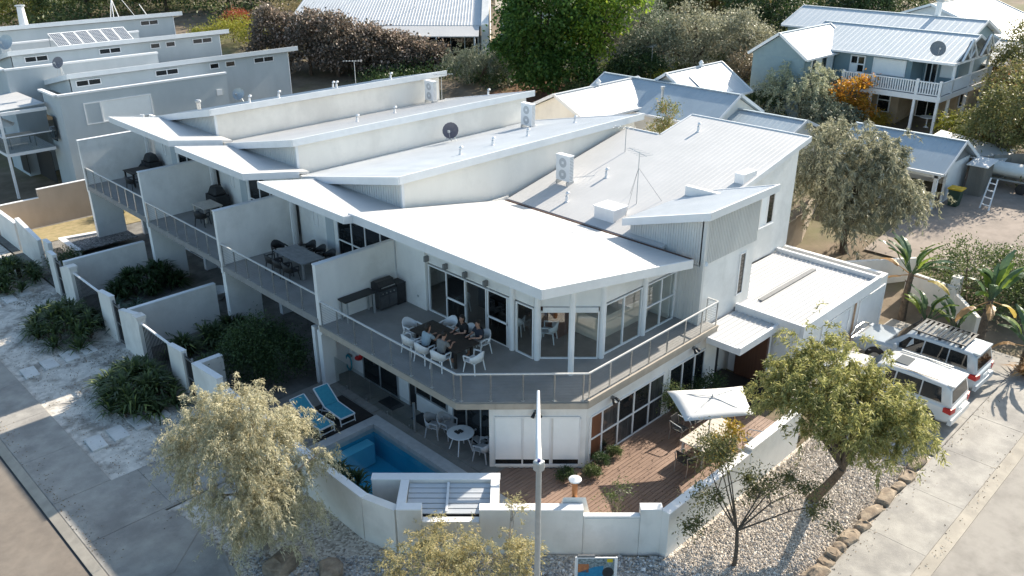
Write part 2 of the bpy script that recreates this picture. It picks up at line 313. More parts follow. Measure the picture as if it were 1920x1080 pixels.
rock(8.95,18.35,.52,.4,.42,.3,31,'large brown boulder in the gravel under the pale weeping tree')
rock(9.8,17.2,.42,.36,.3,1.1,33,'smaller orange boulder at the bottom edge beside the white wall')
# ------------------------------------------------------------ pool, patio, timber deck
t=thing('swimming_pool','blue in-ground swimming pool with pale stone coping beside the white wall','swimming pool',(13.4,19,.0))
pool=[(15.05,14.85),(15.05,22.2),(11.75,22.2),(11.75,18.15)]
m=M(); n=len(pool)
for i in range(n):
    p,q=pool[i],pool[(i+1)%n]; m.face((*p,-.002),(*q,-.002),(*q,-1.0),(*p,-1.0))
m.face(*[(x,y,-1.0) for x,y in pool]); part('basin',m,POOLT,t)
part('ledge',M().box(11.9,21.72,-.95,14.7,22.16,-.12),POOLL,t)
part('drain',M().lathe((12.9,19.1,-1.0),[(.2,0),(.2,.04)],14),WHT,t)
wm=M().face(*[(x,y,.17) for x,y in pool]); part('water',wm,WATER,t)
part('coping',M().prism([(15.05,14.85),(15.5,14.4),(15.5,22.62),(15.05,22.2)],0,.34).prism([(15.05,22.2),(15.498,22.62),(11.6,22.62),(11.6,22.2)],0,.338),COPE,t)
pt=struct('patio',M().box(15.505,16.9,-.05,16.85,26.2,.27).box(11.6,22.625,-.05,15.5,26.2,.27),PAVE)
for ix in range(9):
    for iy in range(22):
        x,y=11.65+ix*.6,17+iy*.42
        if (x<15.5 and y<22.63) or x+.58>16.85 or y>25.8: continue
        if x<15.505<x+.58: x=15.51
        if x>15.5 or y>22.7: struct('tile',M().box(x,y,.2,min(x+.585,16.84),y+.41,.295+.003*((ix*7+iy*3)%3)),PAVE,pt)
mt=solo('deck_mat',M().box(13.0,22.7,.29,15.42,24.7,.325),DTIMB,'black rubber mat under the two teal sun loungers','mat')
for i,(x,y) in enumerate(((16.4,22.9),(16.55,21.1))):
    solo('door_mat',M().box(x-.28,y-.45,.29,x+.28,y+.45,.318),CHARC,('dark door mat outside the lower sliding window','dark door mat nearest the round patio table')[i],'door mat')
dk=struct('timber_deck',M().prism([(15.5,14.4),(17.2,10.9),(25.6,10.9),(25.6,15.2),(18.4,15.2),(16.25,17.36),(15.505,16.88)],-.05,.25),DTIMB)
pm=mesh('plank',M().box(0,0,0,1,.128,.035),TIMB); rng=random.Random(5)
for i in range(46):
    y=10.93+i*.14
    x0=max(28.0-y+.25,15.51 if y>14.4 else 0); x1=25.6 if y<15.05 else 33.5-y
    if y>16.88: break
    cuts=[x0]; 
    while cuts[-1]+rng.uniform(3.2,5.4)<x1-1: cuts.append(cuts[-1]+rng.uniform(3.2,5.0))
    cuts.append(x1)
    for a,b in zip(cuts,cuts[1:]):
        if b-a>.1: inst('plank',pm,dk,(a+.004,y,.255+rng.uniform(-.002,.002)),(0,0,0),(b-a-.008,1,1),'structure')
# ------------------------------------------------------------ building helpers
def window(par, p, q, z0, z1, cols=1, rows=1, fm=WHT, gm=DGLASS, fw=.05, d=.05, name='window', pane='pane', back=.0, gms=None):
    """glazing between plan points p->q, outside on the right-hand side of p->q; cols/rows: numbers or lists of fractions"""
    l=math.hypot(q[0]-p[0],q[1]-p[1]); ux,uy=(q[0]-p[0])/l,(q[1]-p[1])/l; nx,ny=uy,-ux
    cs=cols if isinstance(cols,list) else [i/cols for i in range(cols+1)]; rs=rows if isinstance(rows,list) else [i/rows for i in range(rows+1)]
    A=lambda s,o:(p[0]+ux*s+nx*o,p[1]+uy*s+ny*o)
    def blk(m,s0,s1,za,zb,o0,o1):
        b=[A(s0,o0),A(s0,o1),A(s1,o1),A(s1,o0)]; return m.hexa([(*c,za) for c in b],[(*c,zb) for c in b])
    m=M(); H=z1-z0
    for c in cs: x=min(max(c*l,fw/2),l-fw/2); blk(m,x-fw/2,x+fw/2,z0,z1,-.03,d)
    for r in rs: z=min(max(z0+r*H,z0+fw/2),z1-fw/2); blk(m,fw/2,l-fw/2,z-fw/2*.98,z+fw/2*.98,-.028,d-.004)
    f=part(name,m,fm,par); k=0
    for i in range(len(cs)-1):
        for j in range(len(rs)-1):
            g=M(); blk(g,cs[i]*l+.01,cs[i+1]*l-.01,z0+rs[j]*H+.01,z0+rs[j+1]*H-.01,.004+back,.016+back); part(pane,g,gms[k%len(gms)] if gms else gm,f); k+=1
    return f
def railing(par, pts, posts, z, h=1.0, mt=STEEL, cables=9, r=.02, cr=.002):
    """pts: rail polyline in plan; posts: plan points"""
    m=M(); 
    for a,b in zip(pts,pts[1:]): m.bar((*a,z+h),(*b,z+h),.055,.045)
    part('handrail',m,RAILM,par)
    for x,y in posts: part('post',M().box(x-r,y-r,z-.02,x+r,y+r,z+h-.024).box(x-.05,y-.05,z,x+.05,y+.05,z+.012),mt,par)
    c=M()
    for a,b in zip(pts,pts[1:]):
        for k in range(cables): zz=z+.09+k*(h-.16)/max(1,cables-1); c.bar((*a,zz),(*b,zz),cr*2,cr*2)
    part('cable',c,GREYM,par,kind='stuff')
PG2=mk('fan_grey',(.5,.51,.52),(.44,.45,.46),30,.5)
def vent(x,y,z,h=.3,lab='',r=.06):
    t=thing('roof_vent',lab,'roof vent',(x,y,z),'small white pipes on the flat white roofs')
    part('pipe',M().lathe((x,y,z-.03),[(r*1.6,0),(r*1.5,.05),(r,.07),(r,h*.75)],10),FASC,t)
    part('cowl',M().tube([(x,y,z+h*.7),(x,y,z+h*.95),(x+.05,y,z+h*1.08),(x+.14,y,z+h*1.0)],r*1.05,8),FASC,t)
def aircon(x,y,z,lab,g='air conditioning units on the flat roofs',s=1.0):
    t=thing('air_conditioner',lab,'air conditioner',(x,y,z),g)
    m=M().box(x-.17,y-.47,z+.16,x+.17,y+.47,z+1.5); bev(part('casing',m,WHT,t),.015)
    part('top',M().box(x-.19,y-.49,z+1.5,x+.19,y+.49,z+1.54),WHT,t)
    for dz in (.5,1.13):
        part('fan_grille',M().add([(x-.175,y+.26*math.cos(a*.35),z+dz+.26*math.sin(a*.35)) for a in range(18)],[tuple(range(17,-1,-1))]),PG2,t)
        part('fan_hub',M().box(x-.19,y-.07,z+dz-.07,x-.176,y+.07,z+dz+.07),WHT,t)
    f=M()
    for k in range(16): f.box(x-.15,y-.482,z+.22+k*.08,x+.15,y-.471,z+.26+k*.08)
    part('fin',f,GALV,t,kind='stuff')
    for o in (-.4,.33): part('foot',M().box(x-.25,y+o,z-.05,x+.3,y+o+.07,z+.155),GALV,t)
    part('pipe',M().tube([(x+.1,y+.5,z+.3),(x+.25,y+.6,z+.1),(x+.6,y+.55,z+.05)],.03,6),FASC,t); t.scale=(.84,.84,.84)
def dish(x,y,z,r,az,lab,mt=GALV,h=.55):
    t=thing('satellite_dish',lab,'satellite dish',(x,y,z),'satellite dishes on the roofs')
    d=Vector((math.cos(az),math.sin(az),.45)).normalized(); c=Vector((x,y,z+h)); u=d.cross(Vector((0,0,1))).normalized(); v=d.cross(u)
    vs=[c-d*.08]; 
    for rr,o in ((.5,-.05),(1,.04)):
        for k in range(16): a=k*math.pi/8; vs.append(c+(u*math.cos(a)+v*math.sin(a))*r*rr+d*o)
    fs=[(0,1+k,1+(k+1)%16) for k in range(16)]+[(1+k,17+k,17+(k+1)%16,1+(k+1)%16) for k in range(16)]
    smooth(part('reflector',M().add(vs,fs),mt,t))
    part('mount',M().tube([c-d*.08,(x-d.x*.15,y-d.y*.15,z+.1),(x-d.x*.15,y-d.y*.15,z-.03)],.025).tube([c-d*.1,(x-u.x*.3,y-u.y*.3,z)],.015).tube([c-d*.1,(x+u.x*.3,y+u.y*.3,z)],.015),GALV,t)
    part('feed_arm',M().tube([c-v*r*.9*(1 if v.z<0 else -1)*-1,c+d*r*1.0-Vector((0,0,r*.3))],.012).box(*(c+d*r-Vector((.05,.05,.3*r+.05))),*(c+d*r+Vector((.05,.05,-.3*r+.05)))),GALV,t)
def antenna(x,y,z,h,lab,az=2.3,L=1.2,n=7,guys=False,g='tv antennas on the roofs'):
    t=thing('tv_antenna',lab,'antenna',(x,y,z),g); part('mast',M().tube([(x,y,z-.05),(x,y,z+h)],.02),GALV,t)
    c,s=math.cos(az),math.sin(az); m=M().tube([(x-c*L*.4,y-s*L*.4,z+h-.05),(x+c*L*.6,y+s*L*.6,z+h-.02)],.014)
    for k in range(n):
        f=-.38+k*.94/(n-1); w_=.34-.02*k; m.tube([(x+c*L*f-s*w_,y+s*L*f+c*w_,z+h-.03),(x+c*L*f+s*w_,y+s*L*f-c*w_,z+h-.03)],.007,5)
    part('boom',m,GALV,t)
    if guys: part('guy_wire',M().tube([(x,y,z+h*.7),(x-1.1,y-.3,z-.2)],.007,5).tube([(x,y,z+h*.7),(x+.7,y-.8,z+.1)],.007,5).tube([(x,y,z+h*.7),(x+.6,y+.8,z+.1)],.007,5),GREYM,t)

# ------------------------------------------------------------ corner house
FR=lambda x:7.16-.171*(x-16.9)       # front roof plane
RR=lambda x:5.75+.21*(x-25)          # rear roof plane
H=thing('corner_house','white two storey corner house with butterfly roof and wrap-around balcony','house',(20,20,.3))
# lower storey
m=M().wall((16.29,17.36),(18.55,15.1),.25,2.72,.22); part('chamfer_wall',m,WALL,H)
part('lower_wall',M().wall((18.56,15.15),(18.8,15.15),.25,2.72,.2).wall((18.8,15.15),(25.6,15.15),2.15,2.72,.2).wall((22.95,15.15),(23.25,15.15),.25,2.15,.2).wall((25.6,15.12),(26.4,15.12),.2,2.72,.9).wall((18.8,15.15),(22.95,15.15),.2,.3,.2),WALL,H)
part('side_wall',M().wall((16.85,26.2),(16.85,25.2),.25,2.72,.2).wall((16.85,22.95),(16.85,22.35),.25,2.72,.2).wall((16.85,20.1),(16.85,19.8),.25,2.72,.2).wall((16.85,25.2),(16.85,17.0),2.15,2.72,.2).wall((16.85,21.9),(16.85,20.1),.25,1.0,.2).wall((15.4,26.2),(18.4,26.2),.2,2.72,.2),WALL,H)
part('pier',M().box(15.38,25.72,.2,16.0,25.98,2.7),WALL,H)
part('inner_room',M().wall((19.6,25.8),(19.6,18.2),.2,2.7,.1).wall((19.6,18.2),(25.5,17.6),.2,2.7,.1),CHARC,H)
window(H,(16.85,25.2),(16.85,22.95),.3,2.15,2,1,fm=GALV)
part('door',M().box(16.9,21.9,.3,16.95,22.35,2.15),DARKM,H)
window(H,(16.85,21.9),(16.85,20.1),1.0,2.15,2,1,fm=GALV)
window(H,(16.85,19.8),(16.85,17.6),.3,2.15,3,1,fm=GALV)
c=1/math.sqrt(2)
def CH(s,o=.0): return (16.29+c*s-c*o,17.36-c*s-c*o)          # along the chamfer wall
fr_=part('shutter_frame',M().wall(CH(.18,.05),CH(2.98,.05),2.24,2.3,.05).wall(CH(.18,.05),CH(2.98,.05),.36,.44,.05),WHT,H)
for a,b in ((.2,1.07),(1.13,2.0),(2.12,2.97)):
    part('roller_shutter',M().wall(CH(a,.04),CH(b,.04),.62,2.24,.03),BLIND,H); part('sill_glass',M().wall(CH(a,.035),CH(b,.035),.44,.615,.03),DGLASS,H); part('shutter_guide',M().wall(CH(b+.005,.06),CH(b+.05,.06),.44,2.24,.05),WHT,H)
window(H,(18.8,15.15),(22.95,15.15),.3,2.15,[0,.15,.36,.57,.79,1],[0,.5,1],fw=.05,gms=[BROWN,BROWN,DGLASS,DGL2,DGL2,DGLASS,DGLASS,DGLASS,DGL2,DGL2])
window(H,(23.25,15.15),(25.58,15.15),.3,2.15,[0,.36,.7,1],1,fw=.06)
def spot(x,y,z,nx,ny,lab):
    t=thing('spotlight',lab,'wall light',(x,y,z),'twin spotlights on the white walls')
    part('bracket',M().box(x-.05,y-.05,z-.05,x+.05,y+.05,z+.05),GREYM,t)
    for s in (-1,1): part('lamp_head',M().tube([(x+nx*.06-ny*s*.06,y+ny*.06+nx*s*.06,z),(x+nx*.2-ny*s*.13,y+ny*.2+nx*s*.13,z-.1)],[.04,.07],8),CHARC,t)
spot(*CH(1.55,.04),2.5,-c,-c,'twin dark spotlight above the white roller shutters'); spot(19.9,15.1,2.42,0,-1,'twin spotlight under the balcony near its front corner'); spot(24.7,15.1,2.5,0,-1,'twin spotlight under the far end of the balcony')
# balcony slab with tiles
bal=[(15.35,25.75),(15.35,17.9),(18.4,14.92),(26.05,14.98),(26.05,15.55),(25.5,15.55),(25.5,25.3),(19,25.75)]
part('balcony_slab',M().prism(bal,2.72,2.955),SLABE,H)
part('slab_trim',M().wall((18.42,14.9),(26.07,14.96),2.9,3.02,.1),SLABE,H)
part('balcony_floor',M().prism([(15.36,25.74),(15.36,17.91),(18.41,14.93),(26.04,14.99),(26.04,15.54),(25.49,15.54),(25.49,16.55),(20.95,16.55),(19.25,18.3),(19.15,25.58)],2.957,3.0),DECK,H)
for k in range(7):
    s=.09+k*.595
    part('edge_tile',M().wall((15.34+.7155*s-.012,17.89-.699*s-.012),(15.34+.7155*(s+.58)-.012,17.89-.699*(s+.58)-.012),2.74,2.95,.014),SLABE,H)
RP=[(15.41,25.7),(15.41,17.93),(18.43,14.98),(26.0,15.03),(26.0,15.5)]
railing(H,RP,[(15.41,y) for y in (25.62,24.53,23.46,22.41,21.32,20.24,19.15,18.06)]+[(15.52,17.83),(16.2,17.17),(16.94,16.44),(17.66,15.74),(18.32,15.09)]+[(x,15.03) for x in (18.55,19.6,20.72,21.75,22.8,23.88,24.95,25.97)]+[(26,15.5)],3.0)
part('party_wall',M().wall((15.36,25.62),(19.0,25.62),2.6,5.45,.2),WALL,H)
part('wall_capping',M().wall((15.34,25.6),(19.0,25.6),5.452,5.5,.24),FASC,H)
# upper storey glazing
part('upper_wall',M().wall((19.05,25.6),(19.05,23.8),3.0,6.7,.15).wall((19.2,23.8),(19.2,18.15),5.02,6.55,.12).wall((19.3,18.1),(20.85,16.55),5.02,(6.5,6.25),.12).wall((20.95,16.6),(25.4,16.6),5.02,(6.25,5.5),.12).wall((25.35,16.6),(25.8,16.6),3.0,5.5,.15),WALL,H)
def blindbox(p,q): return M().wall(p,q,4.9,5.05,.1)
window(H,(19.2,23.75),(19.2,19.3),3.0,4.98,[0,.24,.48,.73,1],1,gm=GLASS,fw=.05,d=.05,name='sliding_door')
window(H,(19.2,18.98),(19.2,18.12),3.0,4.98,1,1,gm=GLASS,fw=.05)
for y0,y1 in ((22.68,21.58),(20.4,19.36)): part('screen_rail',M().box(19.12,y1,3.9,19.17,y0,3.97).box(19.12,y0-.05,3.03,19.17,y0,4.95).box(19.12,y1,3.03,19.17,y1+.05,4.95),WHT,H); part('fly_screen',M().box(19.155,y1+.05,3.04,19.16,y0-.05,4.94),glassmat('screen',(.35,.36,.37)),H)
window(H,(19.38,18.02),(20.83,16.57),3.0,4.85,2,1,gm=GLASS,fw=.045)
part('blind_box',M().wall((19.4,17.9),(20.05,17.25),4.86,5.0,.1).wall((20.15,17.15),(20.75,16.55),4.86,5.0,.1),PLASW,H)
window(H,(21.15,16.6),(23.25,16.6),3.0,4.98,2,1,gm=GLASS,fw=.045)
window(H,(23.5,16.6),(25.35,16.6),3.0,4.98,[0,.52,1],[0,.52,1],gm=GLASS,fw=.045)
for k,(x,y) in enumerate(((19.16,19.15),(19.25,18.02),(20.95,16.52),(23.38,16.55))): part('column',M().tube([(x,y,3),(x,y,5.9)],.11,10),WHT,H)
part('outer_column',M().tube([(19.32,16.5,3),(19.32,16.5,6.5)],.1,10),WHT,H)
part('downpipe',M().tube([(25.75,16.15,3.0),(25.75,16.15,5.5)],.2,12),WHT,H); part('downpipe',M().tube([(25.95,15.75,3.0),(25.95,15.75,5.3),(25.6,15.5,5.5)],.09,10),WHT,H)
for y in (23.75,22.65,21.55,20.45): part('bracket',M().box(19.0,y-.05,5.1,19.19,y+.05,5.32),GREYM,H)
part('outlet',M().box(19.035,24.25,3.45,19.049,24.35,3.52),GALV,H)
# living room seen through the glass
part('room_floor',M().prism([(19.25,25.4),(19.25,18.3),(21,16.62),(25.3,16.62),(25.3,25.4)],2.957,2.975),FLOORW,H)
part('room_wall',M().wall((25.3,25.4),(25.3,16.7),3,5.7,-.1).wall((19.3,25.5),(25.3,25.5),3,5.9,.1),CREAM_BOUNCE,H)
part('room_ceiling',M().prism([(19.35,25.4),(19.35,18.3),(21,16.75),(25.2,16.75),(25.2,25.4)],lambda x,y:min(5.6,FR(x)-.5),lambda x,y:min(5.6,FR(x)-.5)+.05),WALL,H)
part('timber_panel',M().box(25.2,18.6,3,25.28,22.4,5.5).box(23.3,20.9,3.0,24.9,21.0,5.3),BROWN,H)
# roofs
def roofslab(name,q,t,mt,par,rib=0,axis=0):
    m=M().slab(q,t)
    if rib: a,b,c_,d=q; m.ribs(a,b,c_,d,rib,.03,.01) if axis==0 else m.ribs(b,c_,d,a,rib,.025,.006)
    return part(name,m,mt,par)
roofslab('front_roof',[(16.97,15.72,FR(16.97)),(25.0,15.72,FR(25.0)),(25.0,25.5,FR(25.0)),(16.97,25.5,FR(16.97))],.12,ROOF,H,34,1)
fz=lambda x:FR(x)+.03
part('fascia',M().hexa([(16.9,15.65,fz(16.9)-.34),(16.965,15.65,fz(16.9)-.34),(16.965,25.5,fz(16.9)-.34),(16.9,25.5,fz(16.9)-.34)],[(16.9,15.65,fz(16.9)),(16.965,15.65,fz(16.9)),(16.965,25.5,fz(16.9)),(16.9,25.5,fz(16.9))]).hexa([(16.97,15.65,fz(16.97)-.33),(25,15.65,fz(25)-.33),(25,15.715,fz(25)-.33),(16.97,15.715,fz(16.97)-.33)],[(16.97,15.65,fz(16.97)),(25,15.65,fz(25)),(25,15.715,fz(25)),(16.97,15.715,fz(16.97))]),FASC,H)
part('soffit',M().prism([(17,15.75),(24.9,15.75),(24.9,16.5),(20.9,16.5),(19.1,18.2),(19.1,25.4),(17,25.4)],lambda x,y:FR(x)-.32,lambda x,y:FR(x)-.29),FASC,H)
part('valley_gutter',M().box(25.0,15.8,5.66,25.22,25.45,5.735).box(25.03,15.8,5.74,25.07,25.45,5.8),mk('rusty_gutter',(.16,.09,.06),(.1,.055,.04),3,.8),H)
roofslab('rear_roof',[(25.22,17.2,RR(25.22)),(33.5,17.2,RR(33.5)),(33.5,25.5,RR(33.5)),(25.22,25.5,RR(25.22))],.12,ROOF,H,36,1)
roofslab('rear_roof',[(33.5,17.2,RR(33.5)),(36.1,17.2,RR(36.1)),(36.1,23.45,RR(36.1)),(33.5,23.45,RR(33.5))],.12,ROOF,H,27,1)
rz=lambda x:RR(x)+.03
def edge(p,q,zf,h,t): 
    dx,dy=q[0]-p[0],q[1]-p[1]; l=math.hypot(dx,dy); nx,ny=-dy/l*t,dx/l*t; b=[p,q,(q[0]+nx,q[1]+ny),(p[0]+nx,p[1]+ny)]
    zz=[zf(*p),zf(*q),zf(*q),zf(*p)]
    return M().hexa([(x,y,z-h) for (x,y),z in zip(b,zz)],[(x,y,z) for (x,y),z in zip(b,zz)])
for p,q in (((29.8,17.13),(36.17,17.13)),((36.17,17.2),(36.17,23.5)),((36.1,23.52),(33.57,23.52)),((33.57,23.6),(33.57,25.45))): part('roof_edge',edge(p,q,lambda x,y:rz(x),.24,.065),FASC,H)
part('rear_wall',M().wall((29.7,17.45),(35.75,17.45),3.0,(RR(29.7)-.13,RR(35.75)-.13),.2).wall((35.75,17.65),(35.75,23.3),0,RR(35.75)-.13,.2).wall((35.55,23.3),(33.3,23.3),0,RR(33.3)-.13,.2).wall((33.3,23.5),(33.3,25.4),0,RR(33.3)-.13,.2).wall((29.7,19.0),(35.7,19.0),0,3,.2),WALL,H)
part('upper_floor',M().box(29.7,17.47,2.9,35.73,19.0,3.0),WALL,H)
window(H,(32.85,17.45),(34.05,17.45),4.5,6.05,2,1,gms=[BLIND,DGLASS],fw=.07)
part('window_sill',M().box(32.8,17.38,4.44,34.1,17.45,4.5),WHT,H)
# tower
TZ=lambda y:7.62-.3*(y-15.27)
part('tower_wall',M().wall((25.55,18.9),(25.55,15.62),0,5.42,.2).wall((25.57,15.6),(29.25,15.6),0,5.42,.2).wall((29.25,15.8),(29.25,18.9),0,7,.2),WALL,H)
def clad(p,q,z0,zf,n):
    m=M().wall(p,q,z0,(zf(p[1])-.12,zf(q[1])-.12),.18); l=math.hypot(q[0]-p[0],q[1]-p[1]); dx,dy=(q[0]-p[0])/l,(q[1]-p[1])/l; nx,ny=dy,-dx
    for i in range(n):
        s=(i+.3)*l/n; a=(p[0]+dx*s+nx*.022,p[1]+dy*s+ny*.022); b=(p[0]+dx*(s+l/n*.45)+nx*.022,p[1]+dy*(s+l/n*.45)+ny*.022)
        m.wall(a,b,z0+.01,(zf(a[1])-.13,zf(b[1])-.13),.021)
    return m
CLAD=mk('grey_cladding',(.64,.635,.61),(.58,.575,.555),1.5,.7,streak=.3)
part('cladding',clad((25.5,18.95),(25.5,15.57),5.43,TZ,30),CLAD,H); part('cladding',clad((25.5,15.55),(29.3,15.55),5.43,TZ,34),CLAD,H)
part('corner_trim',M().box(25.465,15.515,3.0,25.6,15.64,7.45),CLAD,H); part('tower_lower_cladding',clad((25.5,17.0),(25.5,15.6),3.0,lambda y:5.5,12),CLAD,H)
roofslab('tower_roof',[(25.2,15.27,TZ(15.27)),(29.95,15.27,TZ(15.27)),(29.95,19.1,TZ(19.1)),(25.2,19.1,TZ(19.1))],.1,ROOFG,H,24,0)
for p,q in (((25.14,19.1),(25.14,15.2)),((25.2,15.2),(29.99,15.2)),((30.01,15.27),(30.01,19.1))): part('tower_fascia',edge(p,q,lambda x,y:TZ(y)+.03,.3,.065),FASC,H)
window(H,(28.2,15.6),(28.65,15.6),3.35,5.15,1,1,gm=DGLASS,fw=.05)
solo('roof_box',M().box(25.75,20.0,5.85,26.6,21.0,6.4).box(25.7,19.95,6.4,26.65,21.05,6.45),WHT,'white metal box on the white roof beside the tall antenna mast','box')
part('roof_upstand',M().box(30.9,17.3,6.9,31.9,17.75,7.4),FASC,H)
aircon(27.5,24.2,6.3,'white twin fan air conditioner on the corner house roof, nearest unit')
antenna(27.5,20.2,6.27,2.2,'tall guyed antenna mast on the corner house roof',1.2,1.3,6,True); antenna(31.26,23.8,7.05,1.2,'short antenna at the back edge of the corner house roof',2.0,1.0,5)
for (x,y),lab in zip(((28.8,22.9),(26.25,22.95),(34.55,22.05)),('bent white vent on the corner house roof behind the air conditioner','bent white vent on the corner house roof near the rusty gutter','bent white vent near the back edge of the corner house roof')): vent(x,y,RR(x),.36,lab)
# garage and entry
G_=thing('garage','white flat roofed garage with ribbed roof beside the two parked cars','garage',(32,14,0))
part('wall',M().wall((28.35,12.75),(36.3,12.75),0,2.72,.2).wall((28.35,15.45),(28.35,12.95),0,2.72,.2).wall((36.3,12.95),(36.3,17.9),0,2.72,.2).wall((36.1,18.0),(29.8,18.0),0,2.72,.2),WALL,G_)
part('parapet',M().wall((28.15,12.53),(34.95,12.53),2.55,3.05,.14).wall((28.15,15.5),(28.15,12.68),2.55,3.05,.14).wall((34.95,12.68),(34.95,17.42),2.55,3.05,.14),FASC,G_)
part('roof',M().box(28.3,12.68,2.8,34.8,17.4,2.86).ribs((28.3,12.7,2.86),(28.3,17.38,2.86),(34.8,17.38,2.86),(34.8,12.7,2.86),22,.06,.05),ROOF,G_)
part('box_gutter',M().box(29.4,15.02,2.862,34.0,15.22,2.93),GREYM,G_)
window(G_,(33.6,12.75),(36.1,12.75),.05,2.3,1,1,gm=FASC,fw=.06,name='garage_door',pane='door_panel'); window(G_,(30.2,12.75),(32.7,12.75),.05,2.3,1,1,gm=FASC,fw=.06,name='garage_door',pane='door_panel')
part('door',M().box(28.3,12.98,.05,28.345,14.0,2.2),FASC,G_); part('downpipe',M().tube([(33.15,12.7,0),(33.15,12.7,2.5)],.04,8),mk('tan_pipe',(.45,.3,.2)),G_)
E_=thing('entry_porch','low white entry canopy over the dark front door recess','porch',(27,14.5,.3))
part('canopy',M().box(25.4,13.6,2.55,28.5,15.0,2.7),FASC,E_); part('canopy_sheet',M().box(25.5,13.75,2.701,28.14,15.5,2.74).ribs((25.5,13.75,2.74),(25.5,15.5,2.74),(28.14,15.5,2.74),(28.14,13.75,2.74),8,.06,.045),ROOF,E_)
part('canopy_edge',M().wall((25.36,13.55),(28.2,13.55),2.5,2.8,.12).wall((25.36,15.0),(25.36,13.67),2.5,2.76,.12),FASC,E_)
part('screen',M().box(27.7,13.7,.2,27.85,15.0,2.5),mk('dark_screen',(.10,.048,.03),(.07,.032,.02),4,.5,stretch=(4,4,.3)),E_); part('side_wall',M().box(27.9,13.75,.2,28.1,15.4,2.54),FASC,E_)
part('front_door',M().box(27.0,15.5,.2,27.1,15.57,2.4).box(26.45,15.53,.25,27.3,15.58,2.35),DARKM,E_)
part('step',M().box(25.65,13.0,.1,27.65,15.5,.28),DTIMB,E_)
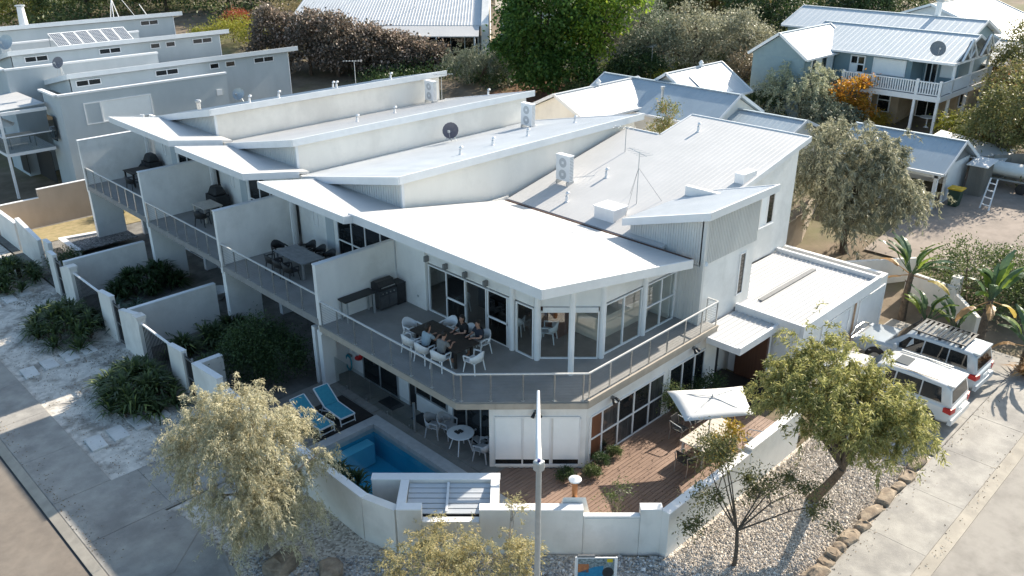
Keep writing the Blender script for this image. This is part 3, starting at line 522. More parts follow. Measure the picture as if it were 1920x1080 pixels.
# ------------------------------------------------------------ three attached townhouses
def townhouse(k,y0,y1,zh,zl,dz,aw,lab,xr=34.85):
    t=thing('townhouse',lab,'townhouse',(22,(y0+y1)/2,0),'attached white townhouses in the row behind the corner house')
    zf=3+dz; RZ=lambda y: zh+(zl-zh)*(y-y0)/(y1-y0)
    part('balcony_slab',M().prism([(15.35,y0+.26),(19.2,y0+.26),(19.2,y1+.12),(15.35,y1+.12)],zf-.28,zf-.045),SLAB_SHADE,t)
    part('balcony_floor',M().box(15.36,y0+.27,zf-.044,19.05,y1+.11,zf),DECK,t)
    n=8; railing(t,[(15.4,y0+.3),(15.4,y1+.1)],[(15.4,y0+.34+(y1-y0-.32)*i/(n-1)) for i in range(n)],zf,cables=8)
    part('party_wall',M().wall((15.36,y1+.13),(19.25,y1+.13),zf-.4,zf+2.44,.2),WALL,t); part('wall_capping',M().wall((15.34,y1+.11),(19.2,y1+.11),zf+2.442,zf+2.49,.24),FASC,t)
    # awning, sloping back to the wall
    AZ=lambda x:zh-.83-.171*(x-16.5); a0,a1=y0+aw[0],y0+aw[1]
    roofslab('awning',[(16.55,a0,AZ(16.55)),(19.75,a0,AZ(19.75)),(19.75,a1,AZ(19.75)),(16.55,a1,AZ(16.55))],.1,ROOF,t)
    part('awning_fascia',edge((16.5,a1),(16.5,a0),lambda x,y:AZ(x)+.03,.3,.055) ,FASC,t); part('awning_fascia',edge((16.5,a0-.06),(19.2,a0-.06),lambda x,y:AZ(x)+.03,.3,.055),FASC,t); part('awning_fascia',edge((16.5,a1),(19.75,a1),lambda x,y:AZ(x)+.03,.3,.055),FASC,t)
    part('awning_post',M().box(18.78,y1-.2,zf,18.88,y1-.1,AZ(18.8)-.1),WHT,t); part('downpipe',M().tube([(19.0,y1-.05,zf),(19.0,y1-.05,AZ(19)-.1)],.045,8),WHT,t)
    # front wall with sliding doors
    zt=AZ(19.3)-.1
    part('front_wall',M().wall((19.3,y1-.05),(19.3,y1-2.2),zf,zt,.15).wall((19.3,y1-2.8),(19.3,y1-3.1),zf,zt,.15).wall((19.3,y1-2.2),(19.3,y0+.3),zf+2.35,zt,.15),WALL,t)
    part('door',M().box(19.28,y1-2.8,zf,19.33,y1-2.2,zf+2.34),GREYW,t)
    window(t,(19.3,y1-3.1),(19.3,y0+.4),zf,zf+2.35,[0,.26,.5,.76,1],[0,.45,1],fm=FASC,fw=.06,name='sliding_door')
    window(t,(19.3,y1-1.6),(19.3,y1-1.2),zf+1.2,zf+2.0,1,1)
    # clerestory block and skillion roof
    ze=AZ(19.65)
    part('clerestory_wall',M().wall((19.7,y0+.28),(xr-.35,y0+.28),2.6,zh-.36,.18),CREAM_BOUNCE,t)  # warm light off the sunny roofs is put into this wall colour
    cw=M().wall((19.65,y1-.05),(19.65,y0+.3),2.7,(RZ(y1)-.2,RZ(y0+.3)-.2),.1)
    for i in range(44):
        yy=y1-.1-i*(y1-y0-.5)/44; cw.box(19.625,yy-.07,ze-.6,19.648,yy,RZ(yy)-.22)
    part('front_cladding',cw,CLAD,t)
    part('corner_trim',M().box(19.6,y0+.2,2.7,19.72,y0+.275,zh-.33),FASC,t)
    part('end_wall',M().wall((xr-.45,y0+.5),(xr-.45,y1),0,(RZ(y0)-.3,RZ(y1)-.3),.15),CREAM_BOUNCE,t)
    roofslab('skillion_roof',[(19.35,y0+.05,RZ(y0+.05)),(xr,y0+.05,RZ(y0+.05)),(xr,y1+.2,RZ(y1+.2)),(19.35,y1+.2,RZ(y1+.2))],.1,ROOFG if k==2 else ROOF,t,60,0)
    for p,q in (((19.29,y1+.2),(19.29,y0)),((19.35,y0-.02),(xr+.06,y0-.02)),((xr+.06,y0+.05),(xr+.06,y1+.2))): part('fascia',edge(p,q,lambda x,y:RZ(y)+.035,.32,.06),FASC,t)
    # lower storey in the shade under the balcony
    part('lower_wall',M().wall((18.5,y1),(18.5,y0+.3),0,zf-.3,.2),WALL,t)
    part('party_pier',M().wall((15.38,y1+.02),(16.95,y1+.02),0,zf-.29,.3).wall((17.9,y1+.02),(18.5,y1+.02),0,zf-.29,.25),WALL,t)
    window(t,(18.5,y1-1.2),(18.5,y1-3.4),.1,2.1,2,1,fm=GREYM); window(t,(18.5,y1-4.6),(18.5,y1-6.2),.1,2.1,2,1,fm=GREYM)
    part('meter_hatch',M().box(18.46,y1-.9,.3,18.495,y1-.3,1.7),DARKM,t)
    return t
townhouse(2,25.5,33.1,8.0,6.42,.24,(-.2,5.8),'white townhouse attached behind the corner house, with the long grey dining table on its balcony')
townhouse(3,33.1,40.6,8.08,6.54,.38,(-.5,5.7),'middle white townhouse of the attached row, covered barbecue on its balcony')
townhouse(4,40.6,48.2,8.25,6.67,.55,(-1.1,5.8),'last white townhouse of the attached row, next to the blue grey block')
aircon(32.3,31.1,6.8,'white twin fan air conditioner on the grey sheet roof of the nearest townhouse'); aircon(33.0,39.9,6.72,'white twin fan air conditioner on the middle townhouse roof')
dish(28.0,32.4,6.6,.42,R(215),'dark grey satellite dish on the grey sheet roof of the nearest townhouse',mk('dish_grey',(.14,.13,.15),(.12,.11,.13),6,.5))
U=lambda y,y0,zh,zl,y1: zh+(zl-zh)*(y-y0)/(y1-y0)
for i,(x,y) in enumerate(((24.2,27.4),(26.55,27.8),(28.95,27.9),(32.95,28.4))): vent(x,y,U(y,25.5,8,6.42,33.1),.3,'white roof vent on the grey sheet townhouse roof, '+('closest to the dish','second from the dish','below the air conditioner','nearest the far end')[i])
for i,(x,y) in enumerate(((25.35,36.7),(28.4,37.5),(35.0,38.6))): vent(x,y if x<34 else 37.0,U(y if x<34 else 37.0,33.1,8.08,6.54,40.6),.3,'white roof vent on the middle townhouse roof, '+('nearest the front','halfway along','at the far end')[i])
for i,(x,y) in enumerate(((22.9,43.2),(24.6,43.0),(29.5,44.6),(30.3,46.2),(33.4,44.3))): vent(x,y,U(y,40.6,8.25,6.67,48.2),.34,'white roof vent on the last townhouse roof, '+('nearest the front edge','second from the front','beside the pair of vents','rear one of the pair','nearest the far end')[i])
antenna(32.3,46.6,7.0,1.5,'tv antenna on the last townhouse roof in front of the purple hedge',2.5); antenna(34.2,40.3,6.6,1.6,'tv antenna behind the middle townhouse air conditioner',-.6)
t=thing('chimney_pipe','silver flue pipe with cap on the last townhouse roof','flue',(21.7,46.9,6.9)); part('pipe',M().lathe((21.7,46.9,6.85),[(.11,0),(.11,.5)],10),STEEL,t); part('cap',M().lathe((21.7,46.9,7.37),[(.17,0),(.17,.1),(.1,.14)],10),GALV,t)
# ------------------------------------------------------------ garden walls along the left verge
def gwall(lab,segs,t_=.2,mt=WALLG,cat='garden wall'):
    r=thing('garden_wall',lab,cat,(segs[0][0][0],segs[0][0][1],0),'white rendered garden walls')
    for p,q,z in segs:
        part('wall',M().wall(p,q,-.05,z,t_),mt,r); zz=z if isinstance(z,tuple) else (z,z)
        part('coping',edge(p,q,lambda x,y:(zz[0] if (x,y)==tuple(p) else zz[1])+.032,.03,t_+.015),WHT,r)
    return r
X0=11.3
gwall('white wall pier left of the far garden gate',[((X0,43.4),(X0,42.65),2.15)])
gwall('white wall section dividing the two far gardens',[((X0,41.9),(X0,40.6),(1.75,2.2)),((11.5,41.75),(15.4,41.75),(2.0,2.0))])
gwall('white wall pier left of the middle garden gate',[((X0,37.15),(X0,35.75),(2.05,2.2))])
gwall('white wall section dividing the middle gardens',[((X0,35.0),(X0,33.2),(1.85,2.25)),((11.5,34.3),(15.4,34.3),(2.0,2.0))])
gwall('white wall pier left of the nearest garden gate',[((X0,30.3),(X0,29.05),(1.95,2.1))])
gwall('white wall from the nearest gate to the pool corner',[((X0,28.3),(X0,26.3),(1.9,2.05)),((X0,26.3),(X0,21.8),1.75),((X0,21.8),(X0,17.62),1.6),((11.5,28.4),(12.6,28.4),1.7)],.24)
def gate(y0,y1,lab):
    t=thing('garden_gate',lab,'gate',(X0+.1,y1,0),'dark metal garden gates')
    part('gate_post',M().box(X0+.05,y0-.06,0,X0+.12,y0,2.05).box(X0+.05,y1,0,X0+.12,y1+.06,2.05),GREYM,t)
    for z in (.15,1.0,1.85): part('rail',M().box(X0+.06,y1,z,X0+.1,y0,z+.05),STEEL,t)
    for i in range(7): yy=y1+(y0-y1)*(i+.5)/7; part('slat',M().box(X0+.085,yy-.03,.1,X0+.105,yy+.03,1.95),DARKM,t)
gate(42.6,41.95,'dark metal gate in the far garden wall'); gate(35.7,35.05,'dark metal gate in the middle garden wall'); gate(29.0,28.35,'dark metal gate in the nearest garden wall')
def gfence(y0,y1,lab):
    t=thing('garden_fence',lab,'fence',(X0+.1,y1,0),'garden fences with a white top rail')
    part('cap_post',M().box(X0-.05,y0-.1,0,X0+.27,y0+.25,2.15).box(X0-.09,y0-.14,2.15,X0+.31,y0+.29,2.27),WALLG,t)
    part('top_rail',M().box(X0+.05,y1,1.92,X0+.13,y0-.1,1.98),WHT,t); part('bottom_rail',M().box(X0+.06,y1,.3,X0+.12,y0-.1,.35),GREYM,t)
    n=int((y0-y1)/.16)
    for i in range(n): yy=y1+(y0-y1-.1)*(i+.5)/n; part('bar',M().box(X0+.08,yy-.012,.35,X0+.105,yy+.012,1.92),DARKM,t)
gfence(40.35,37.17,'open rail fence in front of the far garden'); gfence(32.95,30.32,'open rail fence in front of the middle garden')
gwall('tan rendered wall beyond the far garden, stepped top',[((11.9,53.9),(14.3,53.9),1.75),((14.3,53.9),(17.6,53.9),2.25)],.2,mk('tan_render',(.36,.30,.25),(.31,.26,.215),1,.85,streak=.4)); gwall('low pale wall at the far left edge beside the spiky plants',[((11.9,53.9),(11.9,50.6),1.6),((11.9,50.2),(11.9,46.9),(2.0,1.6)),((11.9,46.0),(11.9,45.2),1.9)])
gwall('grey stone edged raised bed in the far garden',[((13.6,49.3),(16.9,48.6),.55),((13.6,49.3),(13.6,46.9),.55)],.3,STEP,'garden bed')
sheet('bed_soil',[(13.7,46.9),(17,46.9),(17,48.5),(13.8,49.1)],GRAVD,.5)
# retaining wall and terrace beyond
gwall('pale limestone retaining wall in front of the blue grey townhouses',[((11.5,56.3),(17.8,56.3),.9)],.5,BRICK)
# ------------------------------------------------------------ blue grey townhouses further left
def leftunit(k,yw,yr,xl,xb,zb,zr,lab,xr,wins,x1):
    t=thing('townhouse',lab,'townhouse',(xl,yw,0),'blue grey townhouses at the far left')
    part('box_wall',M().wall((xl,yw),(xb,yw),0,zb,.2).wall((xl,yr),(xl,yw+.2),0,zb,.2),GREYW,t)
    part('parapet_cap',M().box(xl-.05,yw-.05,zb,xb+.05,yw+.25,zb+.12).box(xl-.25,yw+.25,zb,xl+.05,yr,zb+.115),FASC,t)
    part('flat_roof',M().box(xl+.01,yw+.22,zb-.75,xb,yr+.1,zb-.7),ROOFG,t)
    RZ=lambda y: zr-.21*(y-yr)
    part('clerestory_wall',M().wall((x1,yr),(xr-.7,yr),0,zr-.3,.2),GREYW,t)
    cw=M().wall((x1,yr+5.6),(x1,yr+.01),zb-.8,(RZ(yr+5.6)-.1,zr-.1),.2); part('front_wall',cw,GREYW,t)
    part('end_trim',M().hexa([(xr-.75,yr-.03,0),(xr-.68,yr-.03,0),(xr-.68,yr+.25,0),(xr-.75,yr+.25,0)],[(xr-.75,yr-.03,zr-.3),(xr-.68,yr-.03,zr-.3),(xr-.68,yr+.25,zr-.3),(xr-.75,yr+.25,zr-.3)]),WHT,t)
    roofslab('skillion_roof',[(x1-.2,yr-.25,RZ(yr-.25)),(xr,yr-.25,RZ(yr-.25)),(xr,yr+6,RZ(yr+6)),(x1-.2,yr+6,RZ(yr+6))],.1,ROOF,t,40,0)
    for p,q in (((x1-.26,yr+6),(x1-.26,yr-.31)),((x1-.2,yr-.31),(xr+.06,yr-.31)),((xr+.06,yr-.25),(xr+.06,yr+6))): part('fascia',edge(p,q,lambda x,y:RZ(y)+.03,.32,.06),FASC,t)
    for a,b in wins: window(t,(a,yr),(b,yr),zr-.85,zr-.42,2 if b-a>1.4 else 1,1,fm=FASC,fw=.06,name='clerestory_window')
    return t
LB=leftunit(1,58,61,17.85,29.2,6.6,7.35,'blue grey townhouse nearest the white row, with a large blank panel window',36.8,((20.0,21.65),(25.4,27.1),(29.5,30.25),(30.75,31.55),(33.1,34.8)),19.7)
leftunit(2,65.5,69,17.2,27.7,7.35,8.05,'middle blue grey townhouse carrying the solar panels',35.3,((19.5,21.1),(24.75,26.4),(28.7,29.5),(29.95,30.75),(32.2,33.9)),18.7)
leftunit(3,74,77,19.5,30,7.9,8.85,'farthest blue grey townhouse with the white chimney pipe',35.2,((31.5,33.1),),18.5)
window(LB,(19.2,58),(23.6,58),4.6,6.0,[0,.24,1],1,gms=[GREYW,BLIND],fm=WHT,fw=.08); part('vent_cover',M().box(28.3,57.93,5.2,28.7,57.99,5.6),WHT,LB)
part('slot_window',M().box(17.6,59.2,3.6,17.64,60.3,5.2),DGLASS,LB)
part('sliding_door',M().box(17.62,61.2,.3,17.645,64.5,2.5).box(17.1,65.0,.3,17.13,66.5,2.5),DARKM,LB)
part('balcony',M().box(14.7,59.9,2.95,17.63,66,3.15),FASC,LB); part('balcony_panel',M().box(14.72,59.93,3.15,17.6,59.96,4.15).box(14.7,60,3.15,14.73,66,4.15),glassmat('frosted',(.75,.78,.78)),LB)
part('balcony_rail',M().bar((14.7,59.94,4.18),(17.62,59.94,4.18),.06).bar((14.7,59.94,4.18),(14.7,66,4.18),.06),WHT,LB)
for x,y in ((14.78,60.0),(14.78,65.8)): part('post',M().box(x-.07,y-.07,.2,x+.07,y+.07,5.7),WHT,LB)
part('pergola_beam',M().box(14.7,59.93,5.55,17.6,60.07,5.75),WHT,LB)
part('sail_roof',M().slab([(14.6,60.6,5.75),(17.6,60.2,5.95),(17.6,66,5.9),(14.4,66,5.6)],.05),ROOF,LB)
t=thing('outdoor_table','white outdoor table on the blue grey townhouse balcony','table',(16,61.6,3.15)); part('tabletop',M().box(15.2,60.9,3.85,16.9,62.2,3.9),PALEW,t)
for x in (15.3,16.8):
    for y in (61,62.1): part('leg',M().box(x-.03,y-.03,3.15,x+.03,y+.03,3.85),GALV,t)
t=thing('parasol','small white parasol on the blue grey townhouse balcony','umbrella',(14.9,62,3.15)); part('pole',M().tube([(14.95,62,3.15),(14.95,62,5.3)],.025),GALV,t)
part('canopy',M().lathe((14.95,62,4.6),[(1.15,0),(.6,.35),(.05,.62)],8),CANV,t)
t=thing('solar_array','tilted row of six solar panels on the middle blue grey townhouse roof','solar panels',(24.8,70.8,7.8))
CELL=mk('solar_cell',(.13,.15,.185),(.11,.13,.16),6,.2)
for i in range(6):
    x=22.0+i*.95; a=.6
    P=lambda u,v,o=0:(x+u+.25*(1-v),69.9+1.3*math.cos(a)*v*1.0-math.sin(a)*o,7.95+1.5*math.sin(a)*v+math.cos(a)*o)
    f=M().hexa([P(0,0),P(.9,0),P(.9,1),P(0,1)],[P(0,0,.04),P(.9,0,.04),P(.9,1,.04),P(0,1,.04)]); pf=part('solar_panel',f,WHT,t)
    cm=M()
    for r in range(9):
        for c_ in range(6):
            u=.05+c_*.135; v=.04+r*.103; cm.hexa([P(u,v,.041),P(u+.108,v,.041),P(u+.108,v+.082,.041),P(u,v+.082,.041)],[P(u,v,.048),P(u+.108,v,.048),P(u+.108,v+.082,.048),P(u,v+.082,.048)])
    part('solar_cell',cm,CELL,pf,kind='stuff')
part('rack',M().bar((22,71.1,7.4),(27.8,71.1,8.7),.04).bar((22.1,71.1,7.3),(22.1,71.1,8.7),.04).bar((27.6,71.1,7.3),(27.6,71.1,8.7),.04),GALV,t)
dish(19.6,62.3,7.1,.4,R(215),'round dark dish at the front of the nearest blue grey townhouse roof',mk('dish_dark',(.2,.19,.21),(.17,.16,.18),6,.5),.9); dish(18.9,70.2,7.8,.55,R(215),'round pale dish at the left edge of the picture beside the solar panels',GALV,.8)
dish(28.0,54.2,5.4,.42,R(215),'pale dish behind the last white townhouse roof',GALV,.5)
t=thing('flue','tall white conical chimney pipe on the farthest blue grey townhouse','chimney',(22.6,78,8.6)); part('pipe',M().lathe((22.6,78,8.5),[(.36,0),(.26,1.7)],12),WHT,t); part('cap',M().lathe((22.6,78,10.2),[(.38,0),(.38,.1)],12),GALV,t)
t=thing('lattice_mast','white tripod mast on the farthest blue grey townhouse roof','mast',(29.8,78,8.6))
for a in range(3): part('leg',M().tube([(29.8+.45*math.cos(a*2.1),78+.45*math.sin(a*2.1),8.5),(29.8,78,10.3)],.035),WHT,t)
part('pole',M().tube([(29.8,78,10.3),(29.9,78,12.5)],.04).tube([(30,78,11.2),(31.6,78,8.7)],.02).tube([(32.7,78,8.6),(32.1,78,9.7)],.03),WHT,t)
# ------------------------------------------------------------ houses behind
def gable(par, x0,y0,x1,y1,ze,zr,axis,mt=ROOFB,ov=.35,rib=0,gm=None,zb=0,name='roof',fas=FASC):
    """gable roof over x0..x1,y0..y1; axis = ridge direction; gm: also fill the gable walls down to zb"""
    if axis=='x':
        yc=(y0+y1)/2; sl=(zr-ze)/(yc-y0+ov)
        A=[[(x0-ov,y0-ov,ze),(x1+ov,y0-ov,ze),(x1+ov,yc,zr),(x0-ov,yc,zr)],[(x1+ov,y1+ov,ze),(x0-ov,y1+ov,ze),(x0-ov,yc,zr),(x1+ov,yc,zr)]]
        rk=[((x0-ov-.02,y0-ov,ze),(x0-ov-.02,yc,zr)),((x0-ov-.02,y1+ov,ze),(x0-ov-.02,yc,zr)),((x1+ov+.02,y0-ov,ze),(x1+ov+.02,yc,zr)),((x1+ov+.02,y1+ov,ze),(x1+ov+.02,yc,zr))]; rd=((x0-ov,yc,zr+.02),(x1+ov,yc,zr+.02))
        w=M(); zi=ze+sl*ov-.12
        for x in (x0,x1-.15): w.add([(x,y0,zb),(x,y1,zb),(x,y1,zi),(x,yc,zr-.14),(x,y0,zi),(x+.15,y0,zb),(x+.15,y1,zb),(x+.15,y1,zi),(x+.15,yc,zr-.14),(x+.15,y0,zi)],[(4,3,2,1,0),(5,6,7,8,9),(0,1,6,5),(1,2,7,6),(4,0,5,9)])
        w.box(x0+.15,y0,zb,x1-.15,y0+.15,zi).box(x0+.15,y1-.15,zb,x1-.15,y1,zi)
        gut=((x0-ov,y0-ov-.05,ze-.02),(x1+ov,y0-ov-.05,ze-.02))
    else:
        xc=(x0+x1)/2; sl=(zr-ze)/(xc-x0+ov)
        A=[[(x0-ov,y1+ov,ze),(x0-ov,y0-ov,ze),(xc,y0-ov,zr),(xc,y1+ov,zr)],[(x1+ov,y0-ov,ze),(x1+ov,y1+ov,ze),(xc,y1+ov,zr),(xc,y0-ov,zr)]]
        rk=[((x0-ov,y-.02 if y<y1 else y+.02,ze),(xc,y-.02 if y<y1 else y+.02,zr)) for y in (y0-ov,y1+ov)]+[((x1+ov,y-.02 if y<y1 else y+.02,ze),(xc,y-.02 if y<y1 else y+.02,zr)) for y in (y0-ov,y1+ov)]; rd=((xc,y0-ov,zr+.02),(xc,y1+ov,zr+.02))
        w=M(); zi=ze+sl*ov-.12
        for y in (y0,y1-.15): w.add([(x0,y,zb),(x1,y,zb),(x1,y,zi),(xc,y,zr-.14),(x0,y,zi),(x0,y+.15,zb),(x1,y+.15,zb),(x1,y+.15,zi),(xc,y+.15,zr-.14),(x0,y+.15,zi)],[(0,1,2,3,4),(9,8,7,6,5),(1,0,5,6),(2,1,6,7),(0,4,9,5)])
        w.box(x0,y0+.15,zb,x0+.15,y1-.15,zi).box(x1-.15,y0+.15,zb,x1,y1-.15,zi)
        gut=((x0-ov-.05,y0-ov,ze-.02),(x0-ov-.05,y1+ov,ze-.02))
    if gm: part('wall',w,gm,par)
    for q in A:
        m=M().slab(q,.08)
        if rib: m.ribs(q[0],q[1],q[2],q[3],rib,.04,.012)
        r=part(name,m,mt,par)
    m=M()
    for a,b in rk: m.bar(a,b,.05,.2)
    m.bar(*gut,.1,.14); part('bargeboard',m,fas,par); part('ridge_cap',M().bar(*rd,.22,.06),mt,par)
B=thing('blue_house','blue weatherboard two storey house with white balustraded balcony','house',(66,27,2.4))
BR=mk('blue_house_roof',(.50,.54,.57),(.45,.50,.53),.8,.5)
gable(B,61.5,30.55,69,34.9,7.05,8.75,'x',BR,.3,20,BLUEW,2.0)
gable(B,66.3,22.0,74.2,33.0,7.3,8.8,'y',BR,.55,30,None)
gable(B,70.5,22.6,77,37,8.2,9.5,'y',BR,.4,30,BLUEW,3)
def weatherboards(p,q,z0,z1,n):
    m=M(); dx,dy=q[0]-p[0],q[1]-p[1]; l=math.hypot(dx,dy); nx,ny=dy/l,-dx/l
    for i in range(n):
        za=z0+(z1-z0)*i/n; zb=z0+(z1-z0)*(i+1)/n; o=.035
        m.add([(p[0]+nx*o,p[1]+ny*o,za),(q[0]+nx*o,q[1]+ny*o,za),(q[0]+nx*.005,q[1]+ny*.005,zb),(p[0]+nx*.005,p[1]+ny*.005,zb),(p[0],p[1],za),(q[0],q[1],za)],[(0,1,2,3),(4,5,1,0)])
    return m
part('front_wall',M().wall((66.3,30.5),(66.3,24.5),5.2,7.4,.2).wall((66.5,24.5),(68.6,24.5),5.2,7.4,.2).wall((68.6,24.5),(68.6,22.0),5.2,7.4,.2),BLUEW,B)
for q in ((66.3,30.5),(66.3,24.5)),: part('weatherboard',weatherboards(q[0],q[1],5.25,7.2,11),BLUEW,B)
part('weatherboard',weatherboards((61.5,34.85),(61.5,30.6),2.4,7.0,26),BLUEW,B); part('weatherboard',weatherboards((61.55,30.55),(66.2,30.55),2.4,7.0,26),BLUEW,B)
window(B,(66.25,29.2),(66.25,28.0),5.75,7.05,2,[0,.5,1],fw=.1,gms=[BLIND,DGLASS,DGLASS,DGLASS]); window(B,(66.25,27.4),(66.25,24.9),5.85,7.05,1,1,gm=BLIND,fw=.1)
window(B,(62.5,30.5),(66.0,30.5),5.6,6.95,[0,.2,.45,.7,1],1,fw=.1,gms=[DGLASS,BLIND]); window(B,(68.55,24.3),(68.55,23.4),5.25,7.1,2,1,fw=.08); window(B,(68.55,23.2),(68.55,22.2),5.8,7.0,1,1,gm=BLIND,fw=.08)
part('stone_wall',M().wall((66.3,30.5),(66.3,25.0),2.2,5.0,.2).wall((66.5,25.0),(69,25.0),2.2,5.0,.2).wall((69,25),(69,21.8),2.4,5.0,.2).wall((69.2,21.9),(74,21.9),2.4,5.0,.2),BRICK,B)
window(B,(66.25,26.6),(66.25,25.6),3.1,4.9,1,2,fw=.08); window(B,(68.95,24.6),(68.95,23.0),2.6,4.6,2,1,fw=.06); window(B,(69.6,21.85),(70.5,21.85),3.5,4.6,1,1,fw=.08)
part('balcony_floor',M().box(63.8,21.3,5.02,66.3,28.6,5.2).box(66.3,21.3,5.02,73,24.4,5.199),FASC,B); part('floor_edge',M().box(63.74,21.25,4.85,63.8,28.65,5.22).box(63.8,21.24,4.85,73.05,21.3,5.219),WHT,B)
part('balcony_decking',M().box(63.85,21.35,5.2,66.2,28.5,5.22).box(66.2,21.35,5.2,73,22.0,5.222),GREYM,B)
def balus(pts,z,n,par):
    for (a,b),k in zip(zip(pts,pts[1:]),n):
        part('balcony_rail',M().bar((*a,z+.95),(*b,z+.95),.1,.07).bar((*a,z+.12),(*b,z+.12),.07,.06),WHT,par)
        for i in range(k): t_=(i+.5)/k; x,y=a[0]+(b[0]-a[0])*t_,a[1]+(b[1]-a[1])*t_; part('baluster',M().box(x-.04,y-.04,z+.12,x+.04,y+.04,z+.93),WHT,par)
balus([(63.85,28.5),(63.85,26.2),(63.85,23.2),(63.85,21.35),(66.2,21.35),(69.4,21.35),(72.9,21.35)],5.2,[13,17,10,10,12,12],B)
for x,y,z0,z1 in ((63.87,26.2,2.3,6.25),(63.87,23.0,2.4,6.3),(63.87,21.4,2.5,6.3),(66,21.4,2.5,7.3),(69.4,21.4,2.6,7.35),(72.9,21.4,2.7,7.4),(63.87,28.5,5.2,6.25)): part('post',M().box(x-.09,y-.09,z0,x+.09,y+.09,z1),WHT,B)
part('verandah_beam',M().box(65.5,21.3,7.18,65.65,24.5,7.34).box(65.65,21.3,7.18,73,21.45,7.34),WHT,B)
for x in (68.1,71.8):
    g=M().bar((x-1.5,21.2,7.35),(x,21.2,8.75),.12).bar((x+1.5,21.2,7.35),(x,21.2,8.75),.12).bar((x,21.2,7.35),(x,21.2,8.7),.1).bar((x-.8,21.2,8.0),(x,21.2,7.4),.08).bar((x+.8,21.2,8.0),(x,21.2,7.4),.08); part('gable_truss',g,WHT,B); part('gable_infill',M().prism([(x-1.4,21.3),(x+1.4,21.3),(x+1.4,21.36),(x-1.4,21.36)],7.36,lambda a,b:7.4+max(0,(1.4-abs(a-x))*.0)).add([(x-1.4,21.3,7.36),(x+1.4,21.3,7.36),(x,21.3,8.65),(x-1.4,21.4,7.36),(x+1.4,21.4,7.36),(x,21.4,8.65)],[(0,1,2),(5,4,3),(0,2,5,3),(1,4,5,2)]),GREYM,B)
dish(66.2,22.9,7.6,.55,R(215),'grey satellite dish on the blue house roof',mk('dish_g2',(.2,.21,.22),(.17,.18,.19),6,.5),.55)
t=thing('chimney_flue','white flue pipe rising behind the blue house ridge','flue',(77.5,27.5,9)); part('pipe',M().lathe((74.2,26.2,9.0),[(.22,0),(.22,1.6)],10),WHT,t); part('cap',M().lathe((74.2,26.2,10.6),[(.32,0),(.32,.15)],10),GALV,t)
t=thing('patio_table','white plastic table under the blue house balcony','table',(66,22.6,2.5)); part('tabletop',M().lathe((66.3,22.7,3.2),[(.55,0),(.55,.05)],14),PLASW,t); part('leg',M().lathe((66.3,22.7,2.45),[(.2,0),(.05,.1),(.05,.75)],8),PLASW,t)
# neighbouring single storey house
Nh=thing('neighbour_house','grey blue roofed single storey house right behind the corner house','house',(50,34,1.5))
gable(Nh,43.0,36.2,51.5,41.2,4.6,5.95,'x',ROOFG,.35,24,CREAM_BOUNCE,1)
gable(Nh,48.4,30.0,54.2,41.0,4.35,6.0,'y',ROOFB,.35,30,CREAM_BOUNCE,1)
gable(Nh,49.4,25.3,54.0,30.0,4.0,4.95,'y',ROOFB,.3,14,CREAM_BOUNCE,1)
gable(Nh,52.0,33.5,58.5,38.6,4.7,6.55,'x',ROOFG,.35,20,CREAM_BOUNCE,1)
part('skylight_panel',M().slab([(53.6,33.4,5.02),(56.6,33.4,5.02),(56.6,35.4,6.22),(53.6,35.4,6.22)],.05) ,WHT,Nh)
part('flue',M().lathe((49.6,34.8,4.6),[(.1,0),(.1,1.3),(.16,1.32),(.16,1.5)],10),GALV,Nh)
for x,y,z,l in ((47.3,38.7,5.95,'left ridge'),(56,36.0,6.55,'rear ridge')): part('ridge_vent',M().lathe((x,y,z),[(.14,0),(.14,.2),(.2,.25),(.05,.45)],8),WHT,Nh)
antenna(61.5,44.5,3.2,3.4,'tv antenna standing above the shrubs behind the grey roofs',.3,1.6,6)
# carport
K=thing('carport','grey roofed open carport with white posts near the boat','carport',(53.5,19,1.2))
gable(K,51.2,16.2,56.2,22.3,3.45,4.9,'y',ROOFB,.3,18,None)
part('gable_end',M().add([(51.3,16.3,3.5),(56.1,16.3,3.5),(53.7,16.3,4.75),(51.3,16.4,3.5),(56.1,16.4,3.5),(53.7,16.4,4.75)],[(0,1,2),(5,4,3),(0,3,4,1),(1,4,5,2),(2,5,3,0)]),GREYM,K); part('side_wall',M().wall((52.6,16.25),(56.0,16.25),1.1,3.6,.15).wall((56.1,22),(56.1,16.4),1.1,3.6,-.1),FASC,K)
part('beam',M().box(51.2,16.2,3.1,51.4,22.3,3.4),WHT,K)
for y in (16.4,19.4,22.1): part('post',M().box(51.2,y-.1,1.0,51.42,y+.1,3.4),WHT,K)
part('back_roof',M().slab([(57,14.8,3.0),(60,14.8,3.4),(60,19.5,3.9),(57,19.5,3.7)],.08),ROOF,K)
t=thing('garden_shed','narrow vertical ribbed shed with a white lid roof beside the carport','shed',(55.4,15.4,1.4)); m=M().box(54.9,14.9,1.2,56.3,15.8,3.3)
for i in range(9): m.box(54.87,14.95+i*.1,1.2,54.9,14.99+i*.1,3.25)
for i in range(13): m.box(54.95+i*.105,14.87,1.2,54.99+i*.105,14.9,3.25)
part('wall',m,FENC,t); part('roof',M().slab([(54.7,14.75,3.35),(56.45,14.75,3.5),(56.45,15.95,3.5),(54.7,15.95,3.35)],.06),WHT,t)
